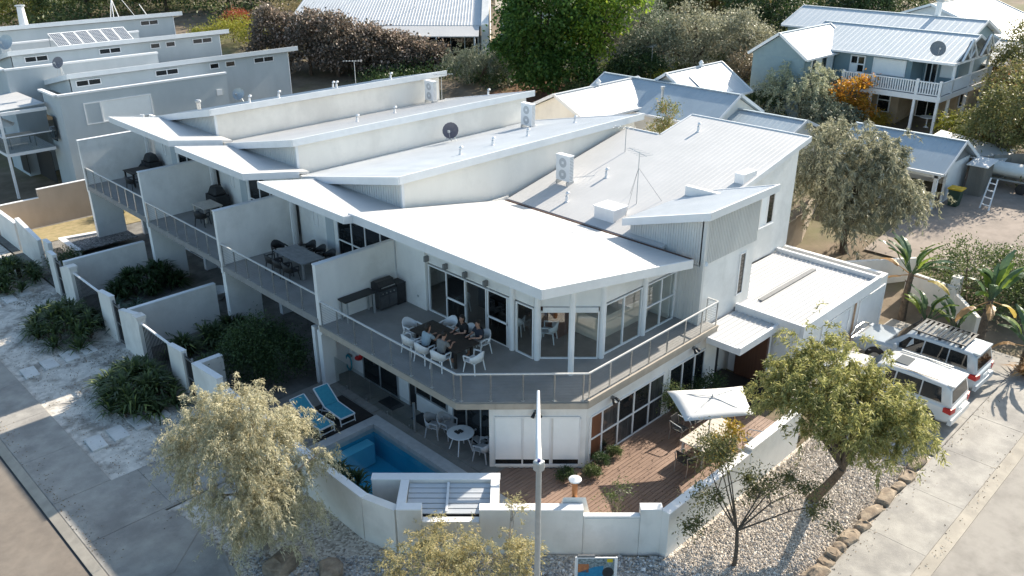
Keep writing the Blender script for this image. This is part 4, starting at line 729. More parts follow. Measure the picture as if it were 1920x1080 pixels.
def fence(pts,h,lab,mt=FENC,seg=1.0):
    t=thing('fence',lab,'fence',(*pts[0],T(*pts[0])))
    for a,b in zip(pts,pts[1:]):
        l=math.hypot(b[0]-a[0],b[1]-a[1]); n=max(1,int(l/seg))
        for i in range(n):
            p=(a[0]+(b[0]-a[0])*i/n,a[1]+(b[1]-a[1])*i/n); q=(a[0]+(b[0]-a[0])*(i+.975)/n,a[1]+(b[1]-a[1])*(i+.975)/n); z=T(*p); part('panel',M().wall(p,q,z-.2,z+h,.06),mt,t)
fence([(57,16.2),(62,11.5),(66,8)],1.7,'grey fibro fence panels behind the boat'); fence([(36.6,19.8),(43,20.1),(50,22.5)],1.8,'tan fence behind the garage under the large olive green tree',mk('tan_fence',(.45,.37,.29),(.38,.31,.24),1,.9))
t=thing('curved_wall','pale rendered garden wall behind the traveller palms','garden wall',(40,13,0))
for a,b,h in (((37.3,17.3),(42.2,13.6),1.5),((40.3,13.3),(39.9,10.9),1.25),((39.9,10.9),(38.0,9.3),1.0)): part('wall',M().wall(a,b,0,T(*a)+h,.18),WALLG,t)
part('pillar',M().box(40.3,10.9,0,40.7,11.3,1.8),WALLG,t)
struct('paved_yard',M().add([(x,y,T(x,y)+.03) for y in (9,13,17) for x in (44,49,54,60)],[(j*4+i,j*4+i+1,j*4+i+5,j*4+i+4) for j in range(2) for i in range(3)]),mk('yard_paving',(.33,.275,.235),(.27,.225,.19),1.5,.9,.2,30,c3=(.2,.17,.145),sc3=.6,amt3=.5))
# boat, ladder, bin
t=thing('covered_boat','small boat under a pale cover on a trailer','boat',(57.6,13,1.6)); q=[]; m=M(); prof=[(-2.4,.75,.5),(-1.6,.95,.55),(0,1.0,.6),(1.4,.8,.65),(2.4,.1,.75)]; vs=[]; fs=[]
for s,hw,h in prof: vs+= [(57.4+.5*hw*0-hw*.55,13.6-s-.0,2.5+.0),(57.4-hw,13.6-s,2.9),(57.4,13.6-s,2.9+h*.55),(57.4+hw,13.6-s,2.9),(57.4+hw*.55,13.6-s,2.5)]
for i in range(4):
    for k in range(5): fs.append((i*5+k,(i+1)*5+k,(i+1)*5+(k+1)%5,i*5+(k+1)%5))
fs+=[(0,1,2,3,4),(24,23,22,21,20)]; smooth(part('hull',M().add(vs,fs),CANV,t)); part('trailer_frame',M().bar((56.9,15.6,2.2),(56.9,11.4,2.3),.1).bar((57.9,15.6,2.2),(57.9,11.4,2.3),.1).bar((56.9,14.6,2.2),(57.9,14.6,2.2),.1).bar((56.9,12.4,2.2),(57.9,12.4,2.2),.1),GALV,t)
for x in (56.6,58.2): 
    m=M().lathe((0,0,0),[(.3,-.1),(.33,-.06),(.33,.06),(.3,.1)],14); m.v=[(x+z,13.2+a,1.9+b) for a,b,z in m.v]; part('wheel',m,DARKM,t)
t=thing('ladder','white step ladder standing in the paved yard','ladder',(53.6,14.0,1.3))
m=M().bar((53.2,14.3,1.3),(54.3,14.35,2.9),.07).bar((53.0,13.75,1.3),(54.2,13.95,2.9),.07); part('stile',m,WHT,t)
for k in range(4): f=.15+k*.23; part('tread',M().bar((53.2+1.1*f,14.3+.05*f,1.3+1.6*f),(53.0+1.2*f,13.75+.2*f,1.3+1.6*f),.12,.04),WHT,t)
t=thing('wheelie_bin','dark green wheelie bin with a yellow lid beside the carport','bin',(52.7,15.6,1.25)); part('body',M().hexa([(52.45,15.35,1.3),(52.95,15.35,1.3),(52.95,15.85,1.3),(52.45,15.85,1.3)],[(52.35,15.25,2.3),(53.05,15.25,2.3),(53.05,15.95,2.3),(52.35,15.95,2.3)]),mk('bin_green',(.03,.06,.04)),t); part('lid',M().box(52.3,15.2,2.3,53.1,16,2.38),mk('bin_yellow',(.6,.4,.03)),t)
# houses further back
C_=thing('white_house','pale corrugated roofed house above the purple hedge','house',(58,68,3.8))
c=1/math.sqrt(2); a=Vector((c,-c,0)); b=Vector((c,c,0)); O=Vector((58.2,62.9,0))
P=lambda u,v,z:tuple(O+a*u+b*v+Vector((0,0,z)))
m=M().slab([P(-19,1.6,6.75),P(.3,1.6,6.75),P(.3,12,11.6),P(-16.5,12,11.6)],.1).ribs(P(-19,1.6,6.75),P(.3,1.6,6.75),P(.3,12,11.6),P(-16.5,12,11.6),64,.07,.03); part('roof',m,ROOFG,C_)
part('verandah_roof',M().slab([P(-17,-.6,6.0),P(.1,-.6,6.0),P(.1,1.55,6.7),P(-17,1.55,6.7)],.08),ROOF,C_); part('side_wall',M().hexa([P(.3,1.2,3),P(1.0,1.2,3),P(1.0,12,3),P(.3,12,3)],[P(.3,1.2,6.9),P(1.0,1.2,6.9),P(1.0,12,11.9),P(.3,12,11.9)]),WALL,C_)
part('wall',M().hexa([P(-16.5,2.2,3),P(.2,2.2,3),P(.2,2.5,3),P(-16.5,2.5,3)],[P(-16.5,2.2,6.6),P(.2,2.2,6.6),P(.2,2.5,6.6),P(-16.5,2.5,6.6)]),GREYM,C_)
window(C_,P(-7,2.18,0)[:2],P(0,2.18,0)[:2],3.6,5.8,5,1,fw=.1)
for u in (-.3,-4,-8): part('post',M().tube([P(u,-.5,3.3),P(u,-.5,5.9)],.08),WHT,C_)
antenna(*P(-6.5,4.5,0)[:2],8.0,2.6,'dark tv antenna on the corrugated roof above the hedge',.4,1.4,5); antenna(*P(-12.5,6,0)[:2],8.7,2.0,'small tv antenna on the left of the corrugated roof',.9,1.2,5)
W2=thing('white_house','white house with a round louvre partly behind the bright green tree','house',(64,62,4)); part('wall',M().hexa([P(2.2,3,3.4),P(9,3,3.4),P(9,9,3.4),P(2.2,9,3.4)],[P(2.2,3,8),P(9,3,8),P(9,9,8),P(2.2,9,8)]),WALL,W2)
part('roof',M().slab([P(1.6,2.6,8.1),P(9.5,2.6,8.1),P(9.5,9.4,8.9),P(1.6,9.4,8.9)],.15),mk('tan_roof',(.4,.35,.28)),W2); q=[Vector(P(3.1,2.95,6.6))+a*(.45*math.cos(k*.3927))+Vector((0,0,.45*math.sin(k*.3927))) for k in range(16)]; part('louvre',M().add(q+[v-b*.05 for v in q],[tuple(range(31,15,-1))]+[(k,(k+1)%16,16+(k+1)%16,16+k) for k in range(16)]),GALV,W2)
window(W2,P(2.6,2.98,0)[:2],P(5,2.98,0)[:2],4.0,5.6,2,1)
FARB=mk('far_roof',(.30,.35,.38),(.27,.32,.35),.6,.5)
R1=thing('far_house','pale hip roofed house at the top right corner','house',(88,30,4.5)); gable(R1,82,23,94,36,7.0,9.6,'x',FARB,.5,40,FASC,3)
gable(R1,80,25,86,30,6.8,8.6,'x',FARB,.4,20,FASC,3)
R2=thing('brick_house','orange brick house with a wide white roof beyond the blue house','house',(80,17,4)); gable(R2,76.5,12,84,22,6.0,7.4,'y',ROOF,.9,24,OBRK,2.5)
R3=thing('far_house','white far house with dark windows at the top edge','house',(103,72,7)); part('wall',M().hexa([(100,70,5),(108,62,5),(112,66,5),(104,74,5)],[(100,70,10),(108,62,10),(112,66,10),(104,74,10)]),WALL,R3)
for k in range(4): u=.1+k*.2; window(R3,(100+8*u-.02,70-8*u-.02),(100+8*(u+.16)-.02,70-8*(u+.16)-.02),7.2,9.2,2,1,fw=.1)
part('roof',M().slab([(99,70.5,10.1),(108,61,10.1),(113,66,10.6),(104,75,10.6)],.2),ROOFG,R3); part('terrace',M().hexa([(97.5,69,5),(106.5,60,5),(108,62,5),(100,70,5)],[(97.5,69,7),(106.5,60,7),(108,62,7),(100,70,7)]),BRICK,R3)
# ------------------------------------------------------------ furniture
def legs(t,pts,z0,z1,r,mt):
    for x,y in pts: part('leg',M().tube([(x*1.0,y*1.0,z1),(x*1.06,y*1.06,z0)],[r*1.2,r],6),mt,t)
def armchair(lab,g,mt=PLASW):
    """moulded armchair facing +y, at the origin"""
    t=thing('armchair',lab,'chair',(0,0,0),g)
    s=part('seat',M().hexa([(-.25,-.22,.40),(.25,-.22,.40),(.26,.26,.42),(-.26,.26,.42)],[(-.25,-.22,.43),(.25,-.22,.43),(.26,.26,.45),(-.26,.26,.45)]),mt,t); bev(s,.015)
    vs=[];n=9
    for i in range(n):
        a=math.pi*(i/(n-1)); x=-.29*math.cos(a); y=-.05-.24*math.sin(a); zt=.66+.2*math.sin(a)**2
        vs+=[(x,y,.46),(x*1.06,y*1.06-.04*math.sin(a),zt),(x*1.12,y*1.1-.04*math.sin(a)-.012,zt),(x*1.06,y*1.05-.012,.46)]
    fs=[]
    for i in range(n-1):
        for k in range(4): fs.append((i*4+k,i*4+(k+1)%4,i*4+4+(k+1)%4,i*4+4+k))
    fs+=[(3,2,1,0),((n-1)*4,(n-1)*4+1,(n-1)*4+2,(n-1)*4+3)]; smooth(part('backrest',M().add(vs,fs),mt,t))
    for sx in (-1,1): part('arm',M().bar((sx*.3,-.06,.665),(sx*.29,.24,.64),.05,.035).bar((sx*.29,.23,.64),(sx*.26,.22,.42),.035),mt,t)
    for sx in (-1,1):
        for sy in (-1,1): part('leg',M().tube([(sx*.23,sy*.2,.42),(sx*.28,sy*.26,0)],[.028,.02],6),mt,t)
    return t
A0=armchair('empty white plastic armchair at the near end of the dark balcony table','white armchairs round the dark balcony table'); A0.location=(17.15,18.98,3.0); A0.rotation_euler=(0,0,R(8))
DT=17.2; g0=None
dup(A0,(16.45,21.5,3),R(-90),'empty white armchair on the railing side of the dark table, far corner'); dup(A0,(16.4,20.72,3),R(-86),'white armchair on the railing side holding the person in pale blue'); dup(A0,(16.45,19.92,3),R(-82),'white armchair on the railing side holding the person in grey'); dup(A0,(17.05,22.2,3),R(185),'empty white armchair at the far end of the dark table'); dup(A0,(18.05,21.35,3),R(95),'empty white armchair on the glass door side of the dark table'); dup(A0,(18.1,20.45,3),R(92),'white armchair on the glass door side under the person in black'); dup(A0,(18.2,19.75,3),R(86),'white armchair on the glass door side under the person in navy')
t=thing('dining_table','long dark timber table on the corner balcony with people seated round it','table',(17.2,20.55,3)); tt=M()
for i in range(7): part('plank',M().box(16.64+i*.156,19.32,3.71,16.64+i*.156+.15,21.82,3.76),DTIMB,t)
part('frame',M().box(16.75,19.5,3.62,17.6,21.65,3.705),DTIMB,t)
for x in (16.8,17.55):
    for y in (19.55,21.6): part('leg',M().box(x-.04,y-.04,3,x+.04,y+.04,3.62),DTIMB,t)
t=thing('bench_table','long dark bench against the white party wall beside the barbecue','table',(16.9,25.3,3)); part('top',M().box(16.15,25.05,3.84,17.6,25.55,3.9),CHARC,t)
for x in (16.25,17.5):
    for y in (25.1,25.5): part('leg',M().box(x-.03,y-.03,3,x+.03,y+.03,3.84),GALV,t)
t=thing('barbecue','black hooded barbecue with steel doors in the balcony corner','barbecue',(18.2,25.3,3)); bev(part('cabinet',M().box(17.72,25.0,3.05,18.55,25.55,3.82),mk('dark_steel',(.09,.095,.1),(.07,.075,.08),5,.35,metal=.5),t),.01)
for i in range(2): part('cabinet_door',M().box(17.75+i*.4,24.975,3.12,18.13+i*.4,24.998,3.6),mk('bbq_door%d'%i,(.15,.155,.16),(.12,.125,.13),5,.3,metal=.6),t)
hood=M().prism([(25.02,3.84),(25.56,3.84),(25.56,4.1),(25.4,4.2),(25.18,4.18),(25.03,4.02)],17.72,18.52); hood.v=[(z,x,y) for x,y,z in hood.v]; part('hood',hood,DARKM,t); part('handle',M().bar((17.8,24.97,3.98),(18.45,24.97,3.98),.03),STEEL,t)
part('side_burner',M().box(18.58,25.02,3.0,19.0,25.5,3.86).box(18.57,25.0,3.865,19.01,25.52,3.9),DARKM,t)
for i in range(4): m=M().lathe((0,0,0),[(.025,0),(.025,.03)],8); m.v=[(17.85+i*.18+x,24.975-z,3.73+y) for x,y,z in m.v]; part('knob',m,STEEL,t)
def longtable(x0,y0,x1,y1,z,lab,mt=PALEW,g=None):
    t=thing('outdoor_table',lab,'table',((x0+x1)/2,(y0+y1)/2,z),g)
    n=max(3,int((x1-x0)/.2)); w_=(x1-x0)/n
    for i in range(n): part('plank',M().box(x0+i*w_,y0,z+.70,x0+i*w_+w_-.012,y1,z+.74),mt,t)
    for x in (x0+.08,x1-.08):
        for y in (y0+.1,y1-.1): part('leg',M().box(x-.04,y-.04,z,x+.04,y+.04,z+.7),mt,t)
    return t
GT=mk('grey_table',(.27,.28,.29),(.2,.21,.22),3,.5)
longtable(16.95,29.25,18.05,31.5,3.24,'long grey outdoor table on the nearest townhouse balcony',GT)
DC=armchair('dark chair on the near side of the long grey townhouse table, closest end','dark chairs round the grey townhouse table',CHARC); DC.location=(16.65,29.7,3.24); DC.rotation_euler=(0,0,R(-90))
for i,(x,y,r) in enumerate(((16.62,30.4,-90),(16.66,31.1,-90),(18.4,29.6,90),(18.42,30.35,90),(18.4,31.1,90),(17.5,32.0,180))): dup(DC,(x,y,3.24),R(r),('dark chair on the near side of the long grey townhouse table, middle one','dark chair on the near side of the long grey townhouse table, far end','dark chair on the wall side of the long grey townhouse table, closest end','dark chair on the wall side of the long grey townhouse table, middle one','dark chair on the wall side of the long grey townhouse table, far end','dark chair at the far head of the long grey townhouse table')[i])
dup(DC,(17.0,38.2,3.38),R(-60),'dark folding chair alone on the middle townhouse balcony',''); dup(DC,(16.8,45.6,3.55),R(-80),'dark chair nearest the railing on the last townhouse balcony',''); dup(DC,(18.2,47.3,3.55),R(150),'dark chair beside the wall on the last townhouse balcony','')
for o in list(COL.objects):
    if o.get('group')=='': del o['group']
longtable(17.2,38.3,18.2,39.6,3.38,'pale outdoor table on the middle townhouse balcony'); longtable(17.0,46.0,18.2,47.3,3.55,'brown outdoor table on the last townhouse balcony',DTIMB)
for x,y,z,l in ((18.7,39.9,3.38,'barbecue under a black cover on the middle townhouse balcony'),(18.75,47.6,3.55,'round topped barbecue cover on the last townhouse balcony')):
    b_=M(); b_.hexa([(x-.4,y-.65,z),(x+.4,y-.65,z),(x+.4,y+.5,z),(x-.4,y+.5,z)],[(x-.36,y-.62,z+.85),(x+.36,y-.62,z+.85),(x+.36,y+.47,z+.85),(x-.36,y+.47,z+.85)]); tt=thing('covered_barbecue',l,'barbecue',(x,y,z)); o=part('cover_skirt',b_,CHARC,tt); hd=M().hexa([(x-.36,y-.5,z+.86),(x+.36,y-.5,z+.86),(x+.36,y+.35,z+.86),(x-.36,y+.35,z+.86)],[(x-.2,y-.36,z+1.3),(x+.2,y-.36,z+1.3),(x+.2,y+.22,z+1.3),(x-.2,y+.22,z+1.3)]); bev(part('cover_top',hd,CHARC,tt),.12,3)
# patio set by the pool
t=thing('round_table','round white patio table between the pool and the house','table',(16.25,18.75,.3)); part('tabletop',M().lathe((16.25,18.75,1.0),[(.46,0),(.48,.02),(.46,.035)],20),PLASW,t)
for k in range(4): a_=.6+k*1.571; part('leg',M().tube([(16.25+.2*math.cos(a_),18.75+.2*math.sin(a_),1.0),(16.25+.42*math.cos(a_),18.75+.42*math.sin(a_),.3)],.022),PLASW,t)
solo('sandals',M().box(16.1,18.72,1.036,16.2,18.92,1.075).box(16.24,18.7,1.036,16.34,18.88,1.07),CHARC,'pair of dark sandals left on the round white patio table','sandals')
PG=mk('patio_chair',(.5,.5,.5),(.45,.45,.45),6,.5)
P0=armchair('grey white patio chair behind the round table, by the dark window','grey white patio chairs at the round table',PG); P0.location=(16.5,19.75,.3); P0.rotation_euler=(0,0,R(190))
dup(P0,(16.2,20.1,.3),R(205),'grey white patio chair farthest left of the round table'); dup(P0,(16.8,18.3,.3),R(80),'grey white patio chair between the round table and the shuttered wall',); dup(P0,(16.45,17.85,.3),R(20),'grey white patio chair nearest the timber deck')
def lounger(lab):
    t=thing('sun_lounger',lab,'sun lounger',(0,0,0),'teal sun loungers on the black mat')
    part('frame',M().bar((-.3,0,.32),(-.3,1.15,.32),.045).bar((.3,0,.32),(.3,1.15,.32),.045).bar((-.3,0,.32),(.3,0,.32),.045).bar((-.3,1.1,.32),(-.3,1.8,.8),.045).bar((.3,1.1,.32),(.3,1.8,.8),.045).bar((-.3,1.8,.8),(.3,1.8,.8),.045),PLASW,t)
    part('sling',M().hexa([(-.275,.03,.325),(.275,.03,.325),(.275,1.12,.325),(-.275,1.12,.325)],[(-.275,.03,.345),(.275,.03,.345),(.275,1.12,.345),(-.275,1.12,.345)]),TEAL,t)
    part('backrest',M().hexa([(-.275,1.13,.335),(.275,1.13,.335),(.275,1.78,.79),(-.275,1.78,.79)],[(-.275,1.12,.36),(.275,1.12,.36),(.275,1.77,.815),(-.275,1.77,.815)]),TEAL,t)
    for sx in (-1,1):
        for y,y2 in ((.06,.0),(1.2,1.35)): part('leg',M().tube([(sx*.3,y,.32),(sx*.3,y2,0)],.022),PLASW,t)
    part('brace',M().bar((-.3,0,.08),(.3,0,.08),.03).bar((-.3,.75,.3),(-.3,1.5,.03),.03).bar((.3,.75,.3),(.3,1.5,.03),.03),PLASW,t); return t
L0=lounger('teal sun lounger nearer the house, clear of the tree'); L0.location=(14.42,22.85,.325); L0.rotation_euler=(0,0,R(-2))
dup(L0,(13.5,22.8,.325),R(2),'teal sun lounger partly hidden by the pale weeping tree')
t=thing('glass_fence','frameless clear glass pool fence between patio and pool','fence',(15.9,21,.3))
for i in range(4): part('glass_panel',M().box(15.84,20.85+i*1.3,.32,15.855,22.1+i*1.3,1.45),BAL,t)
part('post',M().tube([(15.85,20.78,.3),(15.85,20.78,1.5)],.05,8),STEEL,t)
for i in range(4): part('spigot',M().tube([(15.85,21.1+i*1.3,.27),(15.85,21.1+i*1.3,.42)],.03,8),STEEL,t)
m=M()
ring=[(16.8-.02,25.55+.36*math.cos(k*.3927),1.45+.36*math.sin(k*.3927)) for k in range(13)]; tt=thing('life_ring','red life ring hanging on the wall under the balcony','life ring',(16.75,25.55,1.5)); part('ring',m.tube(ring,.1,8),RED,tt); part('rope',M().tube([(16.74,25.55+.34*math.cos(k*.3927+.2),1.5+.34*math.sin(k*.3927+.2)) for k in range(17)],.012,5),PLASW,tt)
t=thing('hose_reel','teal hose hanging on the lower wall under the red ring','hose',(16.7,26,.8)); part('hose',M().tube([(16.72,26.05+.2*math.cos(k*.7),.75+.32*math.sin(k*.7)-k*.005) for k in range(19)],.03,6),TEAL,t); part('bracket',M().box(16.74,25.95,.95,16.84,26.15,1.05),GREYM,t)
t=thing('fire_bowl','round pale stone bowl under the middle townhouse balcony','bowl',(16.6,36.9,.1)); part('bowl',M().lathe((16.6,36.9,.05),[(.25,0),(.3,.1),(.55,.4),(.58,.45),(.5,.43),(.2,.25)],18),STEP,t)
t=thing('wall_planter','dark round planter in the far garden behind the wall','planter',(14.3,42.9,.1)); part('pot',M().lathe((14.3,42.9,.0),[(.4,0),(.55,.5),(.5,.5),(.45,.4)],16),CHARC,t)
# deck furniture
t=thing('square_umbrella','white rectangular umbrella over the pale deck table','umbrella',(22.05,12.6,.3))
cs=[(21.54,14.06,2.42),(20.51,12.6,2.36),(22.47,11.23,2.34),(23.68,12.42,2.42)]; cx=(22.05,12.6,2.72)
m=M(); grid=[]; n=8
for i in range(n+1):
    for j in range(n+1):
        u,v=i/n,j/n; A=Vector(cs[0]).lerp(Vector(cs[1]),u); B_=Vector(cs[3]).lerp(Vector(cs[2]),u); p=A.lerp(B_,v); d_=1-max(abs(2*u-1),abs(2*v-1)); ed=math.sin(math.pi*u) if abs(2*v-1)>=abs(2*u-1) else math.sin(math.pi*v)
        p=p.lerp(Vector((22.05,12.6,p.z)),  .035*ed*(1-d_)); p.z+=.2*d_**.9-.02*ed*(1-d_)+.012*math.sin(9*u+5*v); m.v.append(tuple(p))
for i in range(n):
    for j in range(n): m.f.append((i*(n+1)+j,(i+1)*(n+1)+j,(i+1)*(n+1)+j+1,i*(n+1)+j+1))
o=smooth(part('canopy',m,leafmat('umbrella_canvas',(.78,.77,.74),(.78,.77,.74),trans=.25,rough=.9),t)); s_=o.modifiers.new('thick','SOLIDIFY'); s_.thickness=.01
part('pole',M().tube([(22.1,12.6,.3),(22.07,12.6,2.7)],.025,8),GALV,t); part('base',M().lathe((22.1,12.6,.29),[(.3,0),(.28,.08),(.05,.1)],14),CHARC,t)
for q in cs: part('rib',M().tube([(22.05,12.6,2.62),(q[0]*.97+22.05*.03,q[1]*.97+12.6*.03,q[2]-.03)],.012,5),GALV,t)
longtable(21.2,12.15,23.4,13.15,.29,'pale timber table under the white umbrella on the deck',PALEW)
def wirechair(lab):
    t=thing('metal_chair',lab,'chair',(0,0,0),'metal chairs round the deck table'); part('seat',M().box(-.22,-.22,.42,.22,.22,.45),CHARC,t); part('back',M().hexa([(-.2,-.24,.5),(.2,-.24,.5),(.2,-.21,.5),(-.2,-.21,.5)],[(-.2,-.32,.88),(.2,-.32,.88),(.2,-.29,.88),(-.2,-.29,.88)]),CHARC,t)
    for sx in (-1,1): part('arm_loop',M().tube([(sx*.26,-.3,.75),(sx*.28,-.1,.72),(sx*.28,.2,.68),(sx*.27,.26,.58),(sx*.26,.22,.3),(sx*.25,.2,0)],.018,6).tube([(sx*.26,-.3,.75),(sx*.25,-.24,.4),(sx*.25,-.28,0)],.018,6),STEEL,t)
    return t
W0=wirechair('metal armchair at the near end of the deck table, in the shade'); W0.location=(20.75,12.55,.29); W0.rotation_euler=(0,0,R(-95))
dup(W0,(21.9,11.55,.29),R(5),'metal armchair on the garden wall side of the deck table'); dup(W0,(22.2,13.8,.29),R(180),'metal armchair on the house side of the deck table, under the umbrella'); dup(W0,(23.0,13.75,.29),R(175),'second metal armchair on the house side of the deck table'); dup(W0,(23.3,11.6,.29),R(15),'metal armchair in the far corner behind the yellow leaved pot plant')
t=thing('timber_bench','built in timber bench along the inside of the right garden wall','bench',(21,11.3,.3))
for i in range(3): part('slat',M().box(19.4,11.0+i*.17,.74,22.2,11.155+i*.17,.78),PALEW,t)
part('frame',M().box(19.45,11.02,.29,22.15,11.45,.735),DTIMB,t)
t=thing('outdoor_fireplace','white sloped outdoor fireplace with a copper flue behind the front wall','fireplace',(15.7,13.2,.3)); part('body',M().hexa([(15.0,13.3,.2),(15.95,12.35,.2),(16.5,12.9,.2),(15.55,13.85,.2)],[(15.4,13.25,1.78),(15.85,12.8,1.78),(16.1,13.05,1.5),(15.65,13.5,1.5)]),WALLG,t); part('flue',M().lathe((15.72,13.12,1.5),[(.085,0),(.085,.78)],12),COPPER,t); part('cap',M().lathe((15.72,13.12,2.3),[(.19,0),(.19,.04),(.05,.1)],14),WHT,t)
# ------------------------------------------------------------ front garden wall
fw=thing('front_wall','white rendered front boundary wall wrapping the corner deck','boundary wall',(14,14,0))
def WP(s,o=0): return (11.66+c*s+c*o,16.44-c*s+c*o)              # along the front face; o goes inward
def fwall(s0,s1,z,t_=.28,name='wall'):
    part(name,M().wall(WP(s0),WP(s1),-.05,z,t_),WALLG,fw); part('coping',M().wall(WP(s0,-.012),WP(s1,-.012),z+.001,z+.04,t_+.024),WHT,fw)
part('corner_return',M().wall((11.32,17.6),(11.64,16.47),-.05,1.6,.28),WALLG,fw)
fwall(.02,.75,1.62); fwall(.76,2.42,1.18,.2,'low_panel'); fwall(2.43,5.45,1.6); fwall(5.46,7.1,1.38,.14,'low_panel'); part('recess_panel',M().wall(WP(5.5,-.02),WP(7.06,-.02),.42,1.34,.018),WALLG,fw); fwall(7.11,7.75,1.62)
part('wall',M().wall((17.12,10.72),(19.1,10.72),-.05,1.62,.25).wall((19.12,10.72),(21.6,10.72),-.05,1.5,.25).wall((21.62,10.72),(24.7,10.72),-.05,1.62,.25).wall((24.7,10.97),(24.7,10.72),-.05,1.62,.25),WALLG,fw)
part('coping',M().box(17.1,10.7,1.621,19.11,10.99,1.66).box(19.115,10.7,1.501,21.61,10.99,1.54).box(21.615,10.7,1.621,24.96,10.99,1.66),WHT,fw)
eb=thing('pump_enclosure','white walled pool pump enclosure with a slatted metal lid at the front wall','enclosure',(13.2,16,0))
def EP(s,o): return (11.66+c*s+c*o,16.44-c*s+c*o)
part('wall',M().wall(EP(-.9,1.45),EP(3.0,1.45),0,1.6,.3).wall(EP(2.98,.3),EP(2.98,1.44),0,1.6,.22).wall(EP(.02,1.44),EP(.02,.3),0,1.6,.22),WALLG,eb); part('coping',M().wall(EP(-.92,1.44),EP(3.02,1.44),1.601,1.64,.32).wall(EP(3.0,.3),EP(3.0,1.43),1.601,1.638,.26).wall(EP(0.0,1.43),EP(0.0,.3),1.601,1.638,.26),WHT,eb)
part('gap_shade',M().prism([EP(.25,.3),EP(2.75,.3),EP(2.75,1.42),EP(.25,1.42)],.6,1.15),CHARC,eb)  # dark block under the slats, its colour standing in for shade in the gaps
for i in range(6): o_=.33+i*.185; z_=1.22+i*.045; part('slat',M().hexa([(*EP(.26,o_),z_),(*EP(2.74,o_),z_),(*EP(2.74,o_+.16),z_+.02),(*EP(.26,o_+.16),z_+.02)],[(*EP(.26,o_),z_+.03),(*EP(2.74,o_),z_+.03),(*EP(2.74,o_+.16),z_+.06),(*EP(.26,o_+.16),z_+.06)]),ROOFG,eb)
part('cross_bar',M().bar((*EP(1.45,.35),1.3),(*EP(1.45,1.4),1.56),.07,.04),FASC,eb)
# sign board
sg=thing('sign_board','property sign board with a pool picture standing in the gravel by the wall','sign',(14.8,11.5,0))
def SP(s,z,o=0): return (14.42+c*s-c*o,11.86-c*s-c*o,z)
def sq(s0,s1,z0,z1,o,mt,nm): part(nm,M().add([SP(s0,z0,o),SP(s1,z0,o),SP(s1,z1,o),SP(s0,z1,o)],[(0,1,2,3)]),mt,sg)
part('board',M().hexa([SP(0,.1,0),SP(1.08,.1,0),SP(1.08,.1,-.03),SP(0,.1,-.03)],[SP(0,1.02,0),SP(1.08,1.02,0),SP(1.08,1.02,-.03),SP(0,1.02,-.03)]),WHT,sg); part('top_strip',M().hexa([SP(.02,1.025,0),SP(.5,1.025,0),SP(.5,1.025,-.03),SP(.02,1.025,-.03)],[SP(.02,1.1,0),SP(.5,1.1,0),SP(.5,1.1,-.03),SP(.02,1.1,-.03)]),GREYM,sg)
sq(.03,1.05,.13,.99,.004,mk('print_grey',(.3,.36,.38),(.05,.08,.09),14,.4),'picture'); sq(.84,1.0,.86,.985,.008,mk('print_yellow',(.55,.42,.02)),'yellow_panel'); sq(.04,.34,.5,.8,.008,mk('print_orange',(.45,.18,.07),(.3,.12,.06),12),'picture_patch')
part('picture_pool',M().add([SP(.05,.15,.008),SP(.75,.15,.008),SP(.75,.74,.008),SP(.5,.7,.008),SP(.05,.5,.008)],[(0,1,2,3,4)]),mk('print_blue',(.03,.22,.38),(.02,.16,.3),8),sg); part('picture_figure',M().add([tuple(Vector(SP(.88,.5,.012))+Vector((c,-c,0))*(.16*math.cos(k*.45))+Vector((0,0,.19*math.sin(k*.45)))) for k in range(14)],[tuple(range(14))]),CHARC,sg)
for s_ in (-.02,1.1): part('post',M().box(SP(s_,0)[0]-.025,SP(s_,0)[1]-.025,-.05,SP(s_,0)[0]+.025,SP(s_,0)[1]+.025,1.04),WHT,sg)
# street lamp
lp=thing('street_lamp','tall grey street lamp in the foreground with its arm reaching towards the house','street lamp',(9.55,8.85,0))
part('pole',M().tube([(9.55,8.85,0),(9.55,8.85,8.15)],[.072,.055],12),GALV,lp); part('arm',M().tube([(9.57,8.87,8.2),(9.9,9.2,8.38),(10.9,10.15,8.62)],[.06,.05,.03],10),WHT,lp); bev(part('joint_box',M().box(9.47,8.77,8.05,9.64,8.94,8.27),GALV,lp),.03); part('light_sensor',M().lathe((9.53,8.83,8.27),[(.03,0),(.03,.05)],8),mk('sensor_blue',(.05,.06,.2)),lp); part('flange',M().lathe((9.55,8.85,0),[(.2,0),(.2,.04)],12),GALV,lp)
